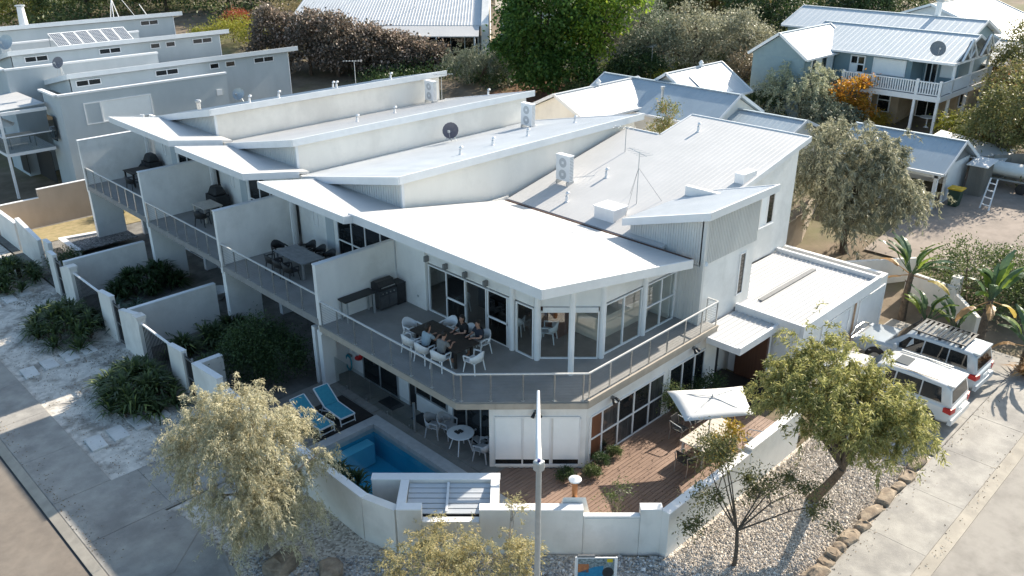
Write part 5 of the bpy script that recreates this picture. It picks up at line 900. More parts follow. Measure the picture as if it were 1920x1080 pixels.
# ------------------------------------------------------------ cars
def suv(lab,rack,px):
    """four wheel drive wagon, rear at y=0, front at y=4.95, standing at the origin"""
    t=thing('parked_car',lab,'car',(0,0,0),'white four wheel drives parked on the driveway')
    st=[(0,.80,.5,1.02),(.05,.90,.44,1.08),(.35,.96,.42,1.15),(1.5,.97,.42,1.17),(3.35,.97,.42,1.16),(3.75,.96,.42,1.14),(4.4,.95,.44,1.09),(4.75,.92,.46,1.02),(4.92,.84,.5,.92),(4.97,.72,.55,.8)]
    vs=[];fs=[];n=10
    for y,w_,zb,zt in st:
        half=[(w_*.86,zb),(w_*.985,zb+.12),(w_,(zb+zt)/2+.02),(w_*.985,zt-.1),(w_*.9,zt)]
        vs+=[(x,y,z) for x,z in half]+[(-x,y,z) for x,z in half[::-1]]
    for i in range(len(st)-1):
        for k in range(n): fs.append((i*n+k,i*n+(k+1)%n,(i+1)*n+(k+1)%n,(i+1)*n+k))
    fs+=[tuple(range(n-1,-1,-1)),tuple(range((len(st)-1)*n,len(st)*n))]
    smooth(bev(part('body',M().add(vs,fs),px,t),.02))
    gs=[(.07,.86,1.10,.86,1.14),(.22,.885,1.12,.77,1.74),(.45,.89,1.13,.745,1.86),(1.6,.89,1.13,.745,1.90),(2.55,.89,1.13,.735,1.87),(2.85,.885,1.13,.72,1.80),(3.68,.85,1.11,.80,1.15)]
    vs=[];fs=[]
    for y,wb,zb,wt,zt in gs: vs+=[(wb,y,zb),(wt,y,zt-.03),(wt*.9,y,zt),(-wt*.9,y,zt),(-wt,y,zt-.03),(-wb,y,zb)]
    for i in range(len(gs)-1):
        for k in range(6): fs.append((i*6+k,i*6+(k+1)%6,(i+1)*6+(k+1)%6,(i+1)*6+k))
    fs+=[tuple(range(5,-1,-1)),tuple(range((len(gs)-1)*6,len(gs)*6))]
    smooth(bev(part('cabin',M().add(vs,fs),px,t),.03))
    def gi(y):
        for a_,b_ in zip(gs,gs[1:]):
            if a_[0]<=y<=b_[0]: f=(y-a_[0])/(b_[0]-a_[0]); return [a_[k]+(b_[k]-a_[k])*f for k in range(5)]
    def side(y,f,s): g=gi(y); zt=g[4]-.03; return (s*(g[1]+(g[3]-g[1])*f+.012),y,g[2]+(zt-g[2])*f)
    for s in (-1,1):
        for y0,y1,y0t,y1t in ((.42,1.18,.55,1.18),(1.23,2.15,1.23,2.12),(2.2,3.25,2.18,2.78)):
            q=[side(y0,.1,s),side(y1,.1,s),side(y1t,.86,s),side(y0t,.86,s)]; part('side_window',M().add(q,[(0,1,2,3)]),DGLASS,t)
        part('trim_strip',M().box(s*.965-.012,.6,.62,s*.965+.012,4.2,.69),mk('trim_grey',(.3,.3,.3)) if 'trim_grey' not in bpy.data.materials else bpy.data.materials['trim_grey'],t)
        for y_ in (1.2,2.18,3.32): part('door_seam',M().box(s*.974-.006,y_-.006,.55,s*.974+.006,y_+.006,1.05),DARKM,t)
        bev(part('mirror',M().box(s*1.0-.11,3.05,1.16,s*1.0+.11,3.2,1.36),px,t),.03); part('door_handle',M().box(s*.972-.01,1.3,.98,s*.972+.01,1.5,1.01).box(s*.972-.01,2.35,.98,s*.972+.01,2.55,1.01),STEEL,t)
        part('tail_light',M().hexa([(s*.62,-.03,.86),(s*.95,.02,.86),(s*.965,.3,.9),(s*.62,.06,.9)] if s>0 else [(s*.965,.3,.9),(s*.95,.02,.86),(s*.62,-.03,.86),(s*.62,.06,.9)],[(s*.64,-.02,1.06),(s*.93,.03,1.06),(s*.95,.3,1.08),(s*.64,.06,1.08)] if s>0 else [(s*.95,.3,1.08),(s*.93,.03,1.06),(s*.64,-.02,1.06),(s*.64,.06,1.08)]),RED,t)
        part('headlight',M().box(min(s*.6,s*.88),4.78,.82,max(s*.6,s*.88),4.93,.98),GLASSW,t)
        for y in (.95,3.85):
            m=M().lathe((0,0,0),[(.36,-.13),(.39,-.09),(.39,.09),(.36,.13)],20); m.v=[(s*.86+z,y+a_,.39+b_) for a_,b_,z in m.v]; wh=part('wheel',m,DARKM,t)
            m=M().lathe((0,0,0),[(.25,-.135),(.25,.137),(.1,.142)],12); m.v=[(s*(.86)+z*s,y+a_,.39+b_) for a_,b_,z in m.v]; part('rim',m,STEEL,wh)
            m=M().lathe((0,0,0),[(.47,0),(.47,.02)],20); m.v=[(s*.955+z*s,y+a_,max(.4,.42+b_)) for a_,b_,z in m.v]; part('wheel_arch',m,DARKM,t)
    z0,z1=.12,.88; A=[(-.74,.095,1.22),(.74,.095,1.22),(.66,.2,1.66),(-.66,.2,1.66)]; part('rear_window',M().add([(x,y-.012,z) for x,y,z in A],[(0,1,2,3)]),DGLASS,t)
    A=[(-.76,3.56,1.22),(.76,3.56,1.22),(.66,2.93,1.74),(-.66,2.93,1.74)]; part('windscreen',M().add([(x,y+.015,z+.015) for x,y,z in A],[(3,2,1,0)]),DGLASS,t)
    part('rear_bumper',M().box(-.9,-.06,.42,.9,.08,.64),px,t); part('number_plate',M().box(-.2,-.012,.78,.2,.0,.88),PLASW,t); part('spoiler',M().box(-.68,.14,1.79,.68,.4,1.86),px,t)
    part('bull_bar',M().tube([(-.8,4.98,.6),(-.8,5.08,.95),(-.35,5.12,1.12),(.35,5.12,1.12),(.8,5.08,.95),(.8,4.98,.6)],.035,8).tube([(-.8,5.06,.8),(.8,5.06,.8)],.03,8) if rack else M().box(-.8,4.9,.5,.8,5.02,.72),STEEL if rack else px,t)
    part('grille',M().box(-.55,4.9,.75,.55,4.96,.95),GREYM,t)
    if rack:
        for x in (-.66,.66): part('rack_rail',M().bar((x,.7,2.02),(x,2.75,2.02),.05),DARKM,t)
        for i in range(11): part('rack_bar',M().box(-.65,.72+i*.19,2.0,.65,.82+i*.19,2.035),DARKM,t)
        for x in (-.6,.6):
            for y in (.9,1.7,2.5): part('rack_foot',M().box(x-.03,y-.05,1.83,x+.03,y+.05,2.0),DARKM,t)
        part('snorkel',M().tube([(.98,3.6,1.1),(.95,3.5,1.2),(.82,2.95,1.85),(.82,3.0,1.95)],.04,8),DARKM,t)
    else:
        for s in (-1,1): part('roof_rail',M().bar((s*.66,.7,1.93),(s*.66,2.6,1.93),.04),STEEL,t)
        part('sunroof',M().box(-.36,1.95,1.9,.36,2.45,1.912),DGLASS,t)
    return t
GLASSW=mk('lamp_glass',(.6,.62,.63),(.5,.52,.53),6,.1)
CARS=mk('car_silver',(.42,.46,.49),(.40,.44,.47),2,.22,spec=.6); CARW=mk('car_white',(.62,.62,.61),(.60,.60,.59),2,.22,spec=.6)
c1=suv('silver white four wheel drive with a black roof rack beside the palms',True,CARS); c1.location=(33.5,7.45,.085); c1.rotation_euler=(0,0,R(-1))
c2=suv('plain white four wheel drive without a roof rack behind the large right tree',False,CARW); c2.location=(30.35,7.25,.085)
# ------------------------------------------------------------ people
def skinmesh(name,joints,edges,root,mt,par,sub=2):
    """joints: name -> (x,y,z,rx,ry)"""
    me=bpy.data.meshes.new(name); ks=list(joints); me.from_pydata([joints[k][:3] for k in ks],[(ks.index(a),ks.index(b)) for a,b in edges],[]); me.materials.append(mt)
    o=bpy.data.objects.new(name,me); COL.objects.link(o); o.parent=par; sm=o.modifiers.new('skin','SKIN'); sm.use_smooth_shade=True
    sv=me.skin_vertices[0].data if me.skin_vertices else None
    if sv is None:
        bpy.context.view_layer.objects.active=o; bpy.ops.mesh.customdata_skin_add(); sv=me.skin_vertices[0].data
    for i,k in enumerate(ks): sv[i].radius=(joints[k][3],joints[k][4]); sv[i].use_root=(k==root)
    s2=o.modifiers.new('sub','SUBSURF'); s2.levels=1; s2.render_levels=sub; return o
def person(lab,shirt,trousers,loc,rz,lean=.12,long_hair=False,seed=0):
    """seated, facing +y; seat height .45"""
    t=thing('person',lab,'person',(0,0,0),'people seated at the balcony table'); rng=random.Random(seed); L=lean; hd=rng.uniform(-.04,.04)
    J={'pelvis':(0,0,.55,.145,.12),'belly':(0,.02+L*.25,.70,.125,.10),'chest':(0,.03+L*.6,.88,.145,.105),'neck0':(0,.03+L*.95,1.03,.065,.06),'neck':(hd*.3,.05+L,1.09,.052,.055),'jaw':(hd*.6,.085+L*1.1,1.165,.068,.085),'head':(hd,.065+L*1.1,1.25,.078,.098),'crown':(hd,.055+L*1.1,1.325,.05,.06)}
    E=[('pelvis','belly'),('belly','chest'),('chest','neck0'),('neck0','neck'),('neck','jaw'),('jaw','head'),('head','crown')]
    for s,n in ((-1,'l'),(1,'r')):
        J.update({n+'sh':(s*.17,.03+L*.85,.985,.06,.06),n+'el':(s*.24,.12+L+rng.uniform(0,.05),.76,.043,.043),n+'wr':(s*.13,.36+L,.80+.0,.028,.024),n+'pa':(s*.105,.43+L,.805,.036,.018),n+'hip':(s*.095,.05,.53,.088,.08),n+'kn':(s*.11,.46,.53,.062,.062),n+'an':(s*.11,.44,.10,.04,.042),n+'toe':(s*.12,.60,.045,.038,.026)})
        E+=[('chest',n+'sh'),(n+'sh',n+'el'),(n+'el',n+'wr'),(n+'wr',n+'pa'),('pelvis',n+'hip'),(n+'hip',n+'kn'),(n+'kn',n+'an'),(n+'an',n+'toe')]
        for f in range(4):
            o=(f-1.5)*.02; l=(.075,.085,.08,.062)[f]; J[n+'f%d'%f]=(s*.105+o,.47+L,.808,.0095,.0095); J[n+'g%d'%f]=(s*.1+o*1.15,.47+L+l*.55,.806,.0085,.0085); J[n+'h%d'%f]=(s*.1+o*1.15,.47+L+l*.9,.792,.007,.007)
            E+=[(n+'pa',n+'f%d'%f),(n+'f%d'%f,n+'g%d'%f),(n+'g%d'%f,n+'h%d'%f)]
        J[n+'t0']=(s*.065,.42+L,.805,.011,.011); J[n+'t1']=(s*.05,.46+L,.803,.009,.009); E+=[(n+'pa',n+'t0'),(n+'t0',n+'t1')]
    skinmesh('body',J,E,'pelvis',SKIN,t)
    g=lambda k,e:(*J[k][:3],J[k][3]+e,J[k][4]+e)
    S={'pelvis':(0,.0,.56,.162,.14),'belly':g('belly',.045),'chest':g('chest',.05),'top':(0,.03+L*.9,1.02,.1,.09)}; SE=[('pelvis','belly'),('belly','chest'),('chest','top')]
    for n in 'lr': 
        a,b=J[n+'sh'],J[n+'el']; S[n+'sh']=g(n+'sh',.03); S[n+'up']=tuple(a[i]+(b[i]-a[i])*.7 for i in range(3))+(.062,.062); SE+=[('chest',n+'sh'),(n+'sh',n+'up')]
    skinmesh('shirt',S,SE,'pelvis',shirt,t,2)
    S={'pelvis':(0,.0,.53,.15,.125)}; SE=[]
    for n in 'lr':
        S[n+'hip']=g(n+'hip',.014); S[n+'kn']=g(n+'kn',.014); a,b=J[n+'kn'],J[n+'an']; S[n+'cu']=tuple(a[i]+(b[i]-a[i])*.75 for i in range(3))+(.06,.06); SE+=[('pelvis',n+'hip'),(n+'hip',n+'kn'),(n+'kn',n+'cu')]
    skinmesh('trousers',S,SE,'pelvis',trousers,t,1)
    hx,hy,hz=J['head'][:3]; hm=M()
    for i in range(6):
        ph=R(-25+i*23); 
        for k in range(12): a=k*math.pi/6; r=math.cos(ph); front=max(0,math.sin(a)); hm.v.append((hx+.086*r*math.cos(a),hy-.012+.108*r*math.sin(a)*(1-.12*front),hz+.03+.112*math.sin(ph)+(.085*front if i<2 else 0)))
    for i in range(5):
        for k in range(12): hm.f.append((i*12+k,i*12+(k+1)%12,(i+1)*12+(k+1)%12,(i+1)*12+k))
    hm.f.append(tuple(range(60,72)))
    if long_hair: hm.lathe((hx,hy-.075,hz-.22),[(.03,0),(.065,.08),(.08,.2),(.05,.3)],10)
    smooth(part('hair',hm,HAIR,t)); part('nose',M().add([(hx-.014,hy+.092,hz-.04),(hx+.014,hy+.092,hz-.04),(hx,hy+.122,hz-.035),(hx,hy+.094,hz+.012)],[(0,1,2),(1,3,2),(3,0,2)]),SKIN,t)
    for s in (-1,1): part('eye',M().lathe((hx+s*.03,hy+.086,hz-.004),[(.006,0),(.011,.006),(.006,.012)],8),CHARC,t); part('ear',M().lathe((hx+s*.083,hy,hz-.04),[(.008,0),(.016,.03),(.01,.06)],6),SKIN,t)
    part('mouth',M().box(hx-.022,hy+.09,hz-.078,hx+.022,hy+.102,hz-.07),mk('lips',(.3,.1,.09)) if 'lips' not in bpy.data.materials else bpy.data.materials['lips'],t)
    t.location=loc; t.rotation_euler=(0,0,rz); return t
NV=mk('navy_cloth',(.025,.03,.045),(.02,.024,.036),8,.9)
person('person in a pale blue top seated with their back to the railing',mk('pale_blue_cloth',(.30,.37,.41),(.25,.31,.35),8,.9),CHARC,(16.42,20.72,3.0),R(-86),.16,True,1); person('person in a grey top seated with their back to the railing',mk('grey_cloth',(.21,.21,.20),(.17,.17,.165),8,.9),NV,(16.47,19.92,3.0),R(-82),.1,False,2)
person('person in black with dark glasses seated facing the railing',mk('black_cloth',(.018,.018,.02),(.013,.013,.015),8,.9),CHARC,(18.06,20.45,3.0),R(92),.08,True,3); person('person in navy seated facing the railing near the open door',NV,mk('stone_cloth',(.3,.29,.27)),(18.16,19.75,3.0),R(86),.05,False,4)
solo('sunglasses',M().box(17.86,20.4,4.255,17.87,20.46,4.285).box(17.86,20.47,4.255,17.87,20.53,4.285).box(17.862,20.46,4.272,17.868,20.47,4.28),CHARC,'dark sunglasses worn by the person in black','sunglasses')
# living room furniture behind the glass
t=thing('kitchen_bench','long pale stone kitchen bench seen through the corner glass','kitchen bench',(23,18.8,3)); part('top',M().box(21.75,17.3,3.88,24.9,18.0,3.94).box(21.75,18.0,3.88,22.4,20.5,3.939),BENCH,t); part('cabinet',M().box(21.85,17.4,2.98,24.85,17.9,3.88).box(21.85,17.9,2.98,22.3,20.4,3.88),BENCH,t)
t=thing('added_cabinet','tall red brown cabinet added inside for the brown tone in the corner glass','cabinet',(21.4,18.9,3)); part('carcass',M().box(21.0,18.6,2.98,21.6,19.8,4.9),BROWN,t)  # cabinet added to bring the brown tone into the corner panes
for i in range(2): part('cabinet_door',M().box(20.97,18.62+i*.6,3.05,20.995,19.18+i*.6,4.85),BROWN,t)
S0=armchair('white dining chair inside behind the corner glass, nearest the panes','white chairs inside the glazed living room'); S0.location=(20.6,18.7,2.98); S0.rotation_euler=(0,0,R(30))
dup(S0,(20.2,20.0,2.98),R(-60),'white dining chair inside, deeper in the room behind the corner glass'); dup(S0,(20.1,22.9,2.98),R(-20),'white dining chair inside behind the dark sliding doors')
t=thing('wood_heater','indoor wood heater with a bent white flue behind the open sliding door','heater',(21.2,22.5,3)); part('body',M().box(20.8,22.0,3,21.4,22.7,3.8),DARKM,t); part('flue',M().tube([(21.1,22.35,3.8),(21.1,22.35,4.5),(20.8,21.6,4.75)],.09,10),PLASW,t)
# ------------------------------------------------------------ vegetation
def leafmesh(name, P, D, L, W, mt, rng, par=None, off=None, curl=.0):
    """one kite-shaped leaf per point P with direction D"""
    n=len(P); D=D/np.maximum(1e-6,np.linalg.norm(D,axis=1))[:,None]; r=rng.normal(size=(n,3)); S=np.cross(D,r); S/=np.maximum(1e-6,np.linalg.norm(S,axis=1))[:,None]
    l=(L*rng.uniform(.6,1.25,n))[:,None]; w_=(W*rng.uniform(.7,1.2,n))[:,None]
    V=np.stack([P,P+D*l*.45+S*w_*.5,P+D*l-np.array([0,0,1])*l*curl,P+D*l*.45-S*w_*.5],1).reshape(-1,3).astype(np.float32)
    if off is not None: V-=np.array(off,dtype=np.float32)
    me=bpy.data.meshes.new(name); me.vertices.add(4*n); me.vertices.foreach_set('co',V.ravel()); me.loops.add(4*n); me.loops.foreach_set('vertex_index',np.arange(4*n,dtype=np.int32)); me.polygons.add(n); me.polygons.foreach_set('loop_start',np.arange(0,4*n,4,dtype=np.int32))
    try: me.polygons.foreach_set('loop_total',np.full(n,4,dtype=np.int32))
    except Exception: pass
    me.update(calc_edges=True); me.materials.append(mt); o=bpy.data.objects.new(name,me); COL.objects.link(o)
    if par: o.parent=par
    return o
def tree(name,lab,cat,base,blobs,n,L,W,mt,seed=1,droop=.4,nc=40,cr=.35,bark=BARK,tr=.12,group=None,limbs=8,out=1.0,lean=(0,0),hang=0.,fork=.45,shell=.55,strand=0,curl=.1):
    """blobs: list of (dx,dy,z,rx,ry,rz) relative to the base; a tapered trunk with limbs that reach into the clumps"""
    rng=np.random.default_rng(seed); t=thing(name,lab,cat,base,group); B=np.array(base,float); C_=[];NR=[]
    vol=np.array([b[3]*b[4]*b[5] for b in blobs])**.67; pr=vol/vol.sum()
    for bi in rng.choice(len(blobs),nc,p=pr):
        b=blobs[bi]; d=rng.normal(size=3); d/=np.linalg.norm(d); d[2]=d[2] if d[2]>-.5 else -d[2]*.6; f=rng.uniform(shell,1)**.6
        C_.append([b[0]+d[0]*b[3]*f,b[1]+d[1]*b[4]*f,b[2]+d[2]*b[5]*f]); NR.append(d)
    C_=np.array(C_); NR=np.array(NR); k=rng.integers(0,nc,n); s=cr*rng.uniform(.5,1.3,nc)
    g=rng.normal(size=(n,3))*s[k][:,None]*np.array([1,1,.75]); P=C_[k]+g
    if strand:   # leaves strung along hanging shoots
        m_=nc*strand; kk=rng.integers(0,nc,m_); S0=C_[kk]+rng.normal(size=(m_,3))*s[kk][:,None]; ln=rng.uniform(.3,1.0,m_)*hang; di=NR[kk]*.5+rng.normal(size=(m_,3))*.35; j=rng.integers(0,m_,n); u=rng.random(n)
        P=S0[j]+di[j]*(u*ln[j])[:,None]*1.0; P[:,2]+= .25*ln[j]*np.sin(u*2.2)-(u**1.7)*ln[j]*.9; P+=rng.normal(size=(n,3))*.03; k=kk[j]
    D=NR[k]*out+rng.normal(size=(n,3))*.7; D[:,2]-=droop
    P[:,2]=np.maximum(P[:,2],.08)
    o=leafmesh('crown',P+B,D,L,W,mt,rng,t,base,curl); o['kind']='stuff'
    m=M(); top=np.array([np.mean([b[0] for b in blobs]),np.mean([b[1] for b in blobs]),max(.4,np.mean([b[2] for b in blobs]))])
    fk=np.array([lean[0],lean[1],top[2]*fork]); mid=fk*.5+np.array([rng.normal()*tr*.6,rng.normal()*tr*.6,0])
    m.tube([(0,0,-.1),tuple(mid),tuple(fk)],[tr*1.3,tr,tr*.82],8)
    order=np.argsort(-np.linalg.norm(C_-fk,axis=1)); sel=order[:: max(1,len(order)//max(1,limbs))][:limbs]
    for i in sel:
        e=C_[i]; md=fk+(e-fk)*.5+np.array([rng.normal()*.1,rng.normal()*.1,.12*np.linalg.norm(e-fk)]); m.tube([tuple(fk),tuple(md),tuple(e)],[tr*.5,tr*.3,tr*.08],5)
        near=np.argsort(np.linalg.norm(C_-md,axis=1))[1:4]
        for q in near: m.tube([tuple(md),tuple((md+C_[q])/2+np.array([0,0,.06])),tuple(C_[q])],[tr*.22,tr*.13,tr*.04],4)
    me=mesh('trunk',m,bark); tk=bpy.data.objects.new('trunk',me); COL.objects.link(tk); tk.parent=t; return t
PALE=leafmat('pale_weeping_leaf',(.25,.24,.16),(.50,.46,.31),(.64,.59,.45),.42)
GOLD=leafmat('golden_leaf',(.20,.19,.10),(.43,.38,.20),(.54,.42,.20),.42)
OLIVE2=leafmat('olive_leaf_far',(.075,.085,.03),(.18,.175,.065),(.28,.23,.09),.35)
OLIVE=leafmat('olive_leaf',(.13,.14,.05),(.34,.33,.12),(.56,.50,.24),.45)
SILV=leafmat('silver_leaf',(.14,.145,.10),(.32,.31,.21),(.46,.44,.34),.35)
DKG=leafmat('dark_green_leaf',(.02,.04,.015),(.05,.085,.03),(.08,.11,.035),.3)
MIDG=leafmat('mid_green_leaf',(.045,.07,.025),(.10,.13,.045),(.16,.17,.06),.35)
BRG=leafmat('bright_green_leaf',(.03,.07,.014),(.075,.145,.028),(.16,.22,.05),.42)
YELG=leafmat('yellow_green_leaf',(.14,.16,.02),(.28,.27,.04),(.36,.32,.05),.4)
PURP=leafmat('purple_hedge_leaf',(.06,.058,.04),(.22,.17,.135),(.55,.43,.36),.32)
ORNG=leafmat('orange_leaf',(.25,.16,.02),(.45,.21,.025),(.45,.13,.02),.45)
GREYG=leafmat('grey_green_leaf',(.07,.09,.06),(.18,.20,.14),(.30,.31,.23),.33)
TUFT=leafmat('spiky_leaf',(.03,.05,.022),(.065,.095,.035),(.2,.24,.07),.3)
REDL=leafmat('red_leaf',(.2,.05,.03),(.35,.1,.05),None,.4)
# weeping tree lower left, tree above the front wall, big tree on the right
tree('weeping_tree','pale golden weeping tree in the gravel at the lower left','tree',(9.0,19.45,0),[(-.1,.3,4.1,1.35,1.35,1.2),(-.7,.9,3.2,1.3,1.3,1.2),(.7,-.6,3.3,1.25,1.25,1.2),(-.4,-.3,2.5,1.3,1.25,1.1),(.45,-.6,2.1,.95,.95,.9),(-.5,-.5,1.5,.9,.9,.7),(.5,.3,1.6,.9,.9,.7),(.1,-.7,1.2,.8,.8,.6)],80000,.115,.026,PALE,11,.7,160,.22,BARKP,.13,None,16,.55,(.1,.2),1.0,.5,.35,strand=9,curl=.25)
tree('weeping_tree','golden weeping tree in front of the slatted enclosure at the bottom edge','tree',(11.75,14.1,0),[(-.2,.3,1.25,1.1,1.1,.75),(.55,-.5,1.15,.9,.9,.7),(-.7,.7,.95,.8,.8,.6),(1.2,-1.2,1.2,.45,.45,.5)],15000,.11,.026,GOLD,12,.6,70,.17,BARKP,.07,None,14,.6,(.0,.0),.8,.4,.4,strand=8,curl=.2)
tree('street_tree','large olive green tree with a leaning bare trunk on the right gravel','tree',(22.75,9.03,0),[(-.2,-.4,4.2,1.5,1.5,1.1),(.4,.4,4.6,1.25,1.25,.9),(-.75,.75,3.8,1.1,1.1,.75),(-.1,-1.5,3.9,1.3,1.25,.9),(.3,-2.0,3.4,1.0,.9,.6),(-1.0,-.9,3.6,1.05,1.05,.7)],36000,.17,.038,OLIVE,13,.55,150,.32,BARK,.15,None,18,.7,(-.5,-1.0),.6,.5,.4,strand=7,curl=.2)
tree('small_tree','small sparse dark tree with bare branches on the right gravel','tree',(18.27,9.12,0),[(.3,-.2,2.9,.5,.5,.5),(1.2,-.9,2.6,.6,.6,.45),(-.7,.8,2.3,.45,.5,.4),(1.5,-1.6,1.9,.5,.5,.35),(-.2,.9,3.6,.55,.5,.7),(-.9,1.2,1.4,.4,.4,.3),(.9,.4,1.9,.4,.4,.3)],6000,.11,.04,leafmat('sparse_leaf',(.05,.06,.025),(.13,.13,.05),(.22,.19,.06),.35),14,.3,44,.2,BARK,.06,None,9,.7,(.1,.1),0,.5,.5)
tree('potted_plant','tall pot plant with yellow leaves on the bench inside the right wall','plant',(20.9,11.35,.8),[(0,0,1.0,.35,.35,.5),(-.1,.3,.6,.3,.3,.3),(.2,-.2,1.5,.25,.25,.3)],1500,.12,.05,leafmat('yellow_leaf',(.22,.18,.03),(.42,.29,.05),(.45,.22,.04),.4),15,.3,26,.14,BARK,.03,None,8)
tree('potted_plant','wispy bare stemmed plant on the deck behind the front wall','plant',(17.35,12.75,.29),[(0,0,.9,.3,.3,.35),(-.15,.15,.55,.3,.3,.25)],420,.11,.035,MIDG,16,.2,18,.13,BARKP,.025,None,12)
tree('slender_shoot','thin arching shoot with a pale leafy tip rising over the front wall','plant',(13.2,13.4,0),[(.55,.25,2.1,.22,.22,.3),(.4,-.5,1.1,.35,.35,.35)],700,.13,.03,GOLD,17,.4,16,.12,BARKP,.03,None,8)
# olive tree behind the garage, palms' neighbours
tree('willow_tree','large silver grey weeping tree behind the garage','tree',(43.2,17.7,.4),[(-.5,1.0,5.0,2.1,2.1,1.9),(.8,-.7,4.6,2.0,1.9,1.7),(-1.0,2.0,3.6,1.9,1.8,1.7),(1.0,-1.4,3.1,1.6,1.6,1.4),(-.9,.4,2.4,1.7,1.7,1.5)],44000,.26,.06,SILV,21,.7,160,.42,BARK,.22,None,14,.6,(.2,.1),1.3,.4,.35,strand=6,curl=.2)
tree('dark_shrub','dark dense shrub mass right of the traveller palms','shrub',(41.7,11.0,.3),[(0,0,1.6,2.0,1.6,1.3),(1.4,-1.6,1.3,1.8,1.7,1.2),(2.4,-3.2,1.2,1.8,1.7,1.1),(-.6,-2.2,.9,1.4,1.4,.9)],9000,.16,.07,MIDG,22,.2,90,.35,BARK,.1,None,8)
tree('dark_shrub','dark shrub beside the driveway at the right edge','shrub',(42.6,7.6,.3),[(0,0,1.2,1.7,1.5,1.1),(1.4,-1.0,1.1,1.5,1.3,1.0)],5000,.15,.06,DKG,23,.2,60,.35,BARK,.1,None,6)
# courtyard plants on the left
def tufts(name,lab,clumps,mt=TUFT,seed=1,group='spiky dark garden plants',L=.92,nb=34,W=.075):
    """strappy clumps: every clump is a rosette of arching blades"""
    rng=np.random.default_rng(seed); x0,y0=clumps[0][0],clumps[0][1]; t=thing(name,lab,'plant',(x0,y0,0),group); V=[];F=[];k=0
    for (x,y,z,s) in clumps:
        for i in range(nb):
            a=rng.uniform(0,6.283); el=rng.uniform(.35,1.45); l=L*s*rng.uniform(.7,1.15); d=np.array([math.cos(a)*math.cos(el),math.sin(a)*math.cos(el),math.sin(el)]); sd=np.array([-math.sin(a),math.cos(a),0])*W*s*.5; p=np.array([x,y,z])-np.array([x0,y0,0]); b=p+d*l*.55; e=b+np.array([d[0],d[1],d[2]-.75])*l*.5
            V+=[p-sd*.7,p+sd*.7,b+sd,b-sd,e]; F+=[(k,k+1,k+2,k+3),(k+3,k+2,k+4)]; k+=5
    me=bpy.data.meshes.new('foliage'); me.from_pydata([tuple(v) for v in V],[],F); me.materials.append(mt); o=bpy.data.objects.new('foliage',me); COL.objects.link(o); o.parent=t; o['kind']='stuff'
    m=M()
    for (x,y,z,s) in clumps: m.tube([(x,y,-.02),(x,y,z+.05)],[.05*s,.04*s],5)
    part('stem',m,BARK,t,kind='stuff'); return t
def mound(cx,cy,rx,ry,h,n,seed,s0=1.0):
    r=random.Random(seed); out=[]
    for i in range(n):
        a=r.uniform(0,6.283); q=math.sqrt(r.random()); out.append((cx+rx*q*math.cos(a),cy+ry*q*math.sin(a),h*(1-q*q)*r.uniform(.7,1.05)+.03,s0*r.uniform(.8,1.2)))
    return out
tufts('spiky_plant','biggest spiky plant mass outside the nearest garden gate',mound(10.0,30.6,1.35,1.9,.95,52,31),seed=31)
tufts('spiky_plant','spiky plant mass outside the middle garden fence, light tips at its left',mound(10.1,38.4,1.25,2.3,.85,52,32),seed=32)
tufts('spiky_plant','spiky plant mass at the left edge below the low pale wall',mound(10.1,46.2,1.2,2.0,.8,46,33),seed=33)
tufts('spiky_plant','large dark spiky plant inside the far garden, below the balcony',mound(14.6,40.3,1.9,.9,.95,44,34),DKG,seed=34)
tufts('spiky_plant','blue green spiky plants just inside the middle garden fence',mound(12.6,37.3,1.0,1.7,.45,34,35),leafmat('blue_spiky',(.03,.055,.04),(.07,.11,.075),(.1,.15,.1),.25),seed=35)
tufts('spiky_plant','spiky plants along the white wall in the middle garden',mound(14.0,35.2,1.6,.6,.5,22,36),seed=36)
for i,(x,y,l) in enumerate(((12.6,32.5,'first from the fence'),(14.2,32.7,'second from the fence'),(15.2,33.1,'nearest the pier'),(12.4,30.5,'beside the cap post'))): tufts('spiky_plant','round spiky plant in the nearest garden, '+l,mound(x,y,.55,.55,.5,10,40+i),seed=40+i)
tufts('spiky_plant','dark spiky plant in the pool corner behind the white wall',mound(12.3,20.2,.5,1.2,.45,12,48,.8),DKG,seed=48)
tree('dark_shrub','dark reddish shrub by the far garden gate','shrub',(12.3,44.6,0),[(0,0,.9,.8,.8,.8)],1800,.11,.05,DKG,49,.2,26,.22,BARK,.05,None,6)
tree('green_bush','large dark feathery bush in the garden behind the pale weeping tree','bush',(14.0,28.5,0),[(0,0,1.6,1.15,1.15,.95),(.5,-.6,1.1,1.1,1.1,.9),(-.3,.4,.9,1.0,1.0,.8)],22000,.12,.045,DKG,50,.3,120,.28,BARK,.08,None,8)
tree('lime_shrub','sunlit lime green shrub seen under the last balcony','shrub',(18.5,52.6,.2),[(0,0,.6,.7,.8,.55)],1500,.14,.04,YELG,51,-.2,24,.2,BARK,.04,None,5)
for i,(x,y,s,l) in enumerate(((19.0,14.75,.28,'beside the brown corner pane'),(18.35,14.6,.24,'between the other two'),(17.6,15.1,.26,'below the white roller shutters'),(19.75,14.8,.22,'nearest the sliding glass doors'))): tree('round_shrub','small clipped dark shrub on the deck, '+l,'shrub',(x,y,.28),[(0,0,s*.8,s,s,s*.8)],2200,.05,.03,MIDG if i%2 else DKG,52+i,0,40,.06,BARK,.03,'small shrubs against the house',4)
tree('courtyard_shrub','green shrub against the house beside the white umbrella','shrub',(23.0,14.65,.28),[(0,0,.7,.5,.45,.7),(.7,.1,.5,.5,.4,.5)],2200,.09,.04,MIDG,58,.1,34,.18,BARK,.05,None,6)
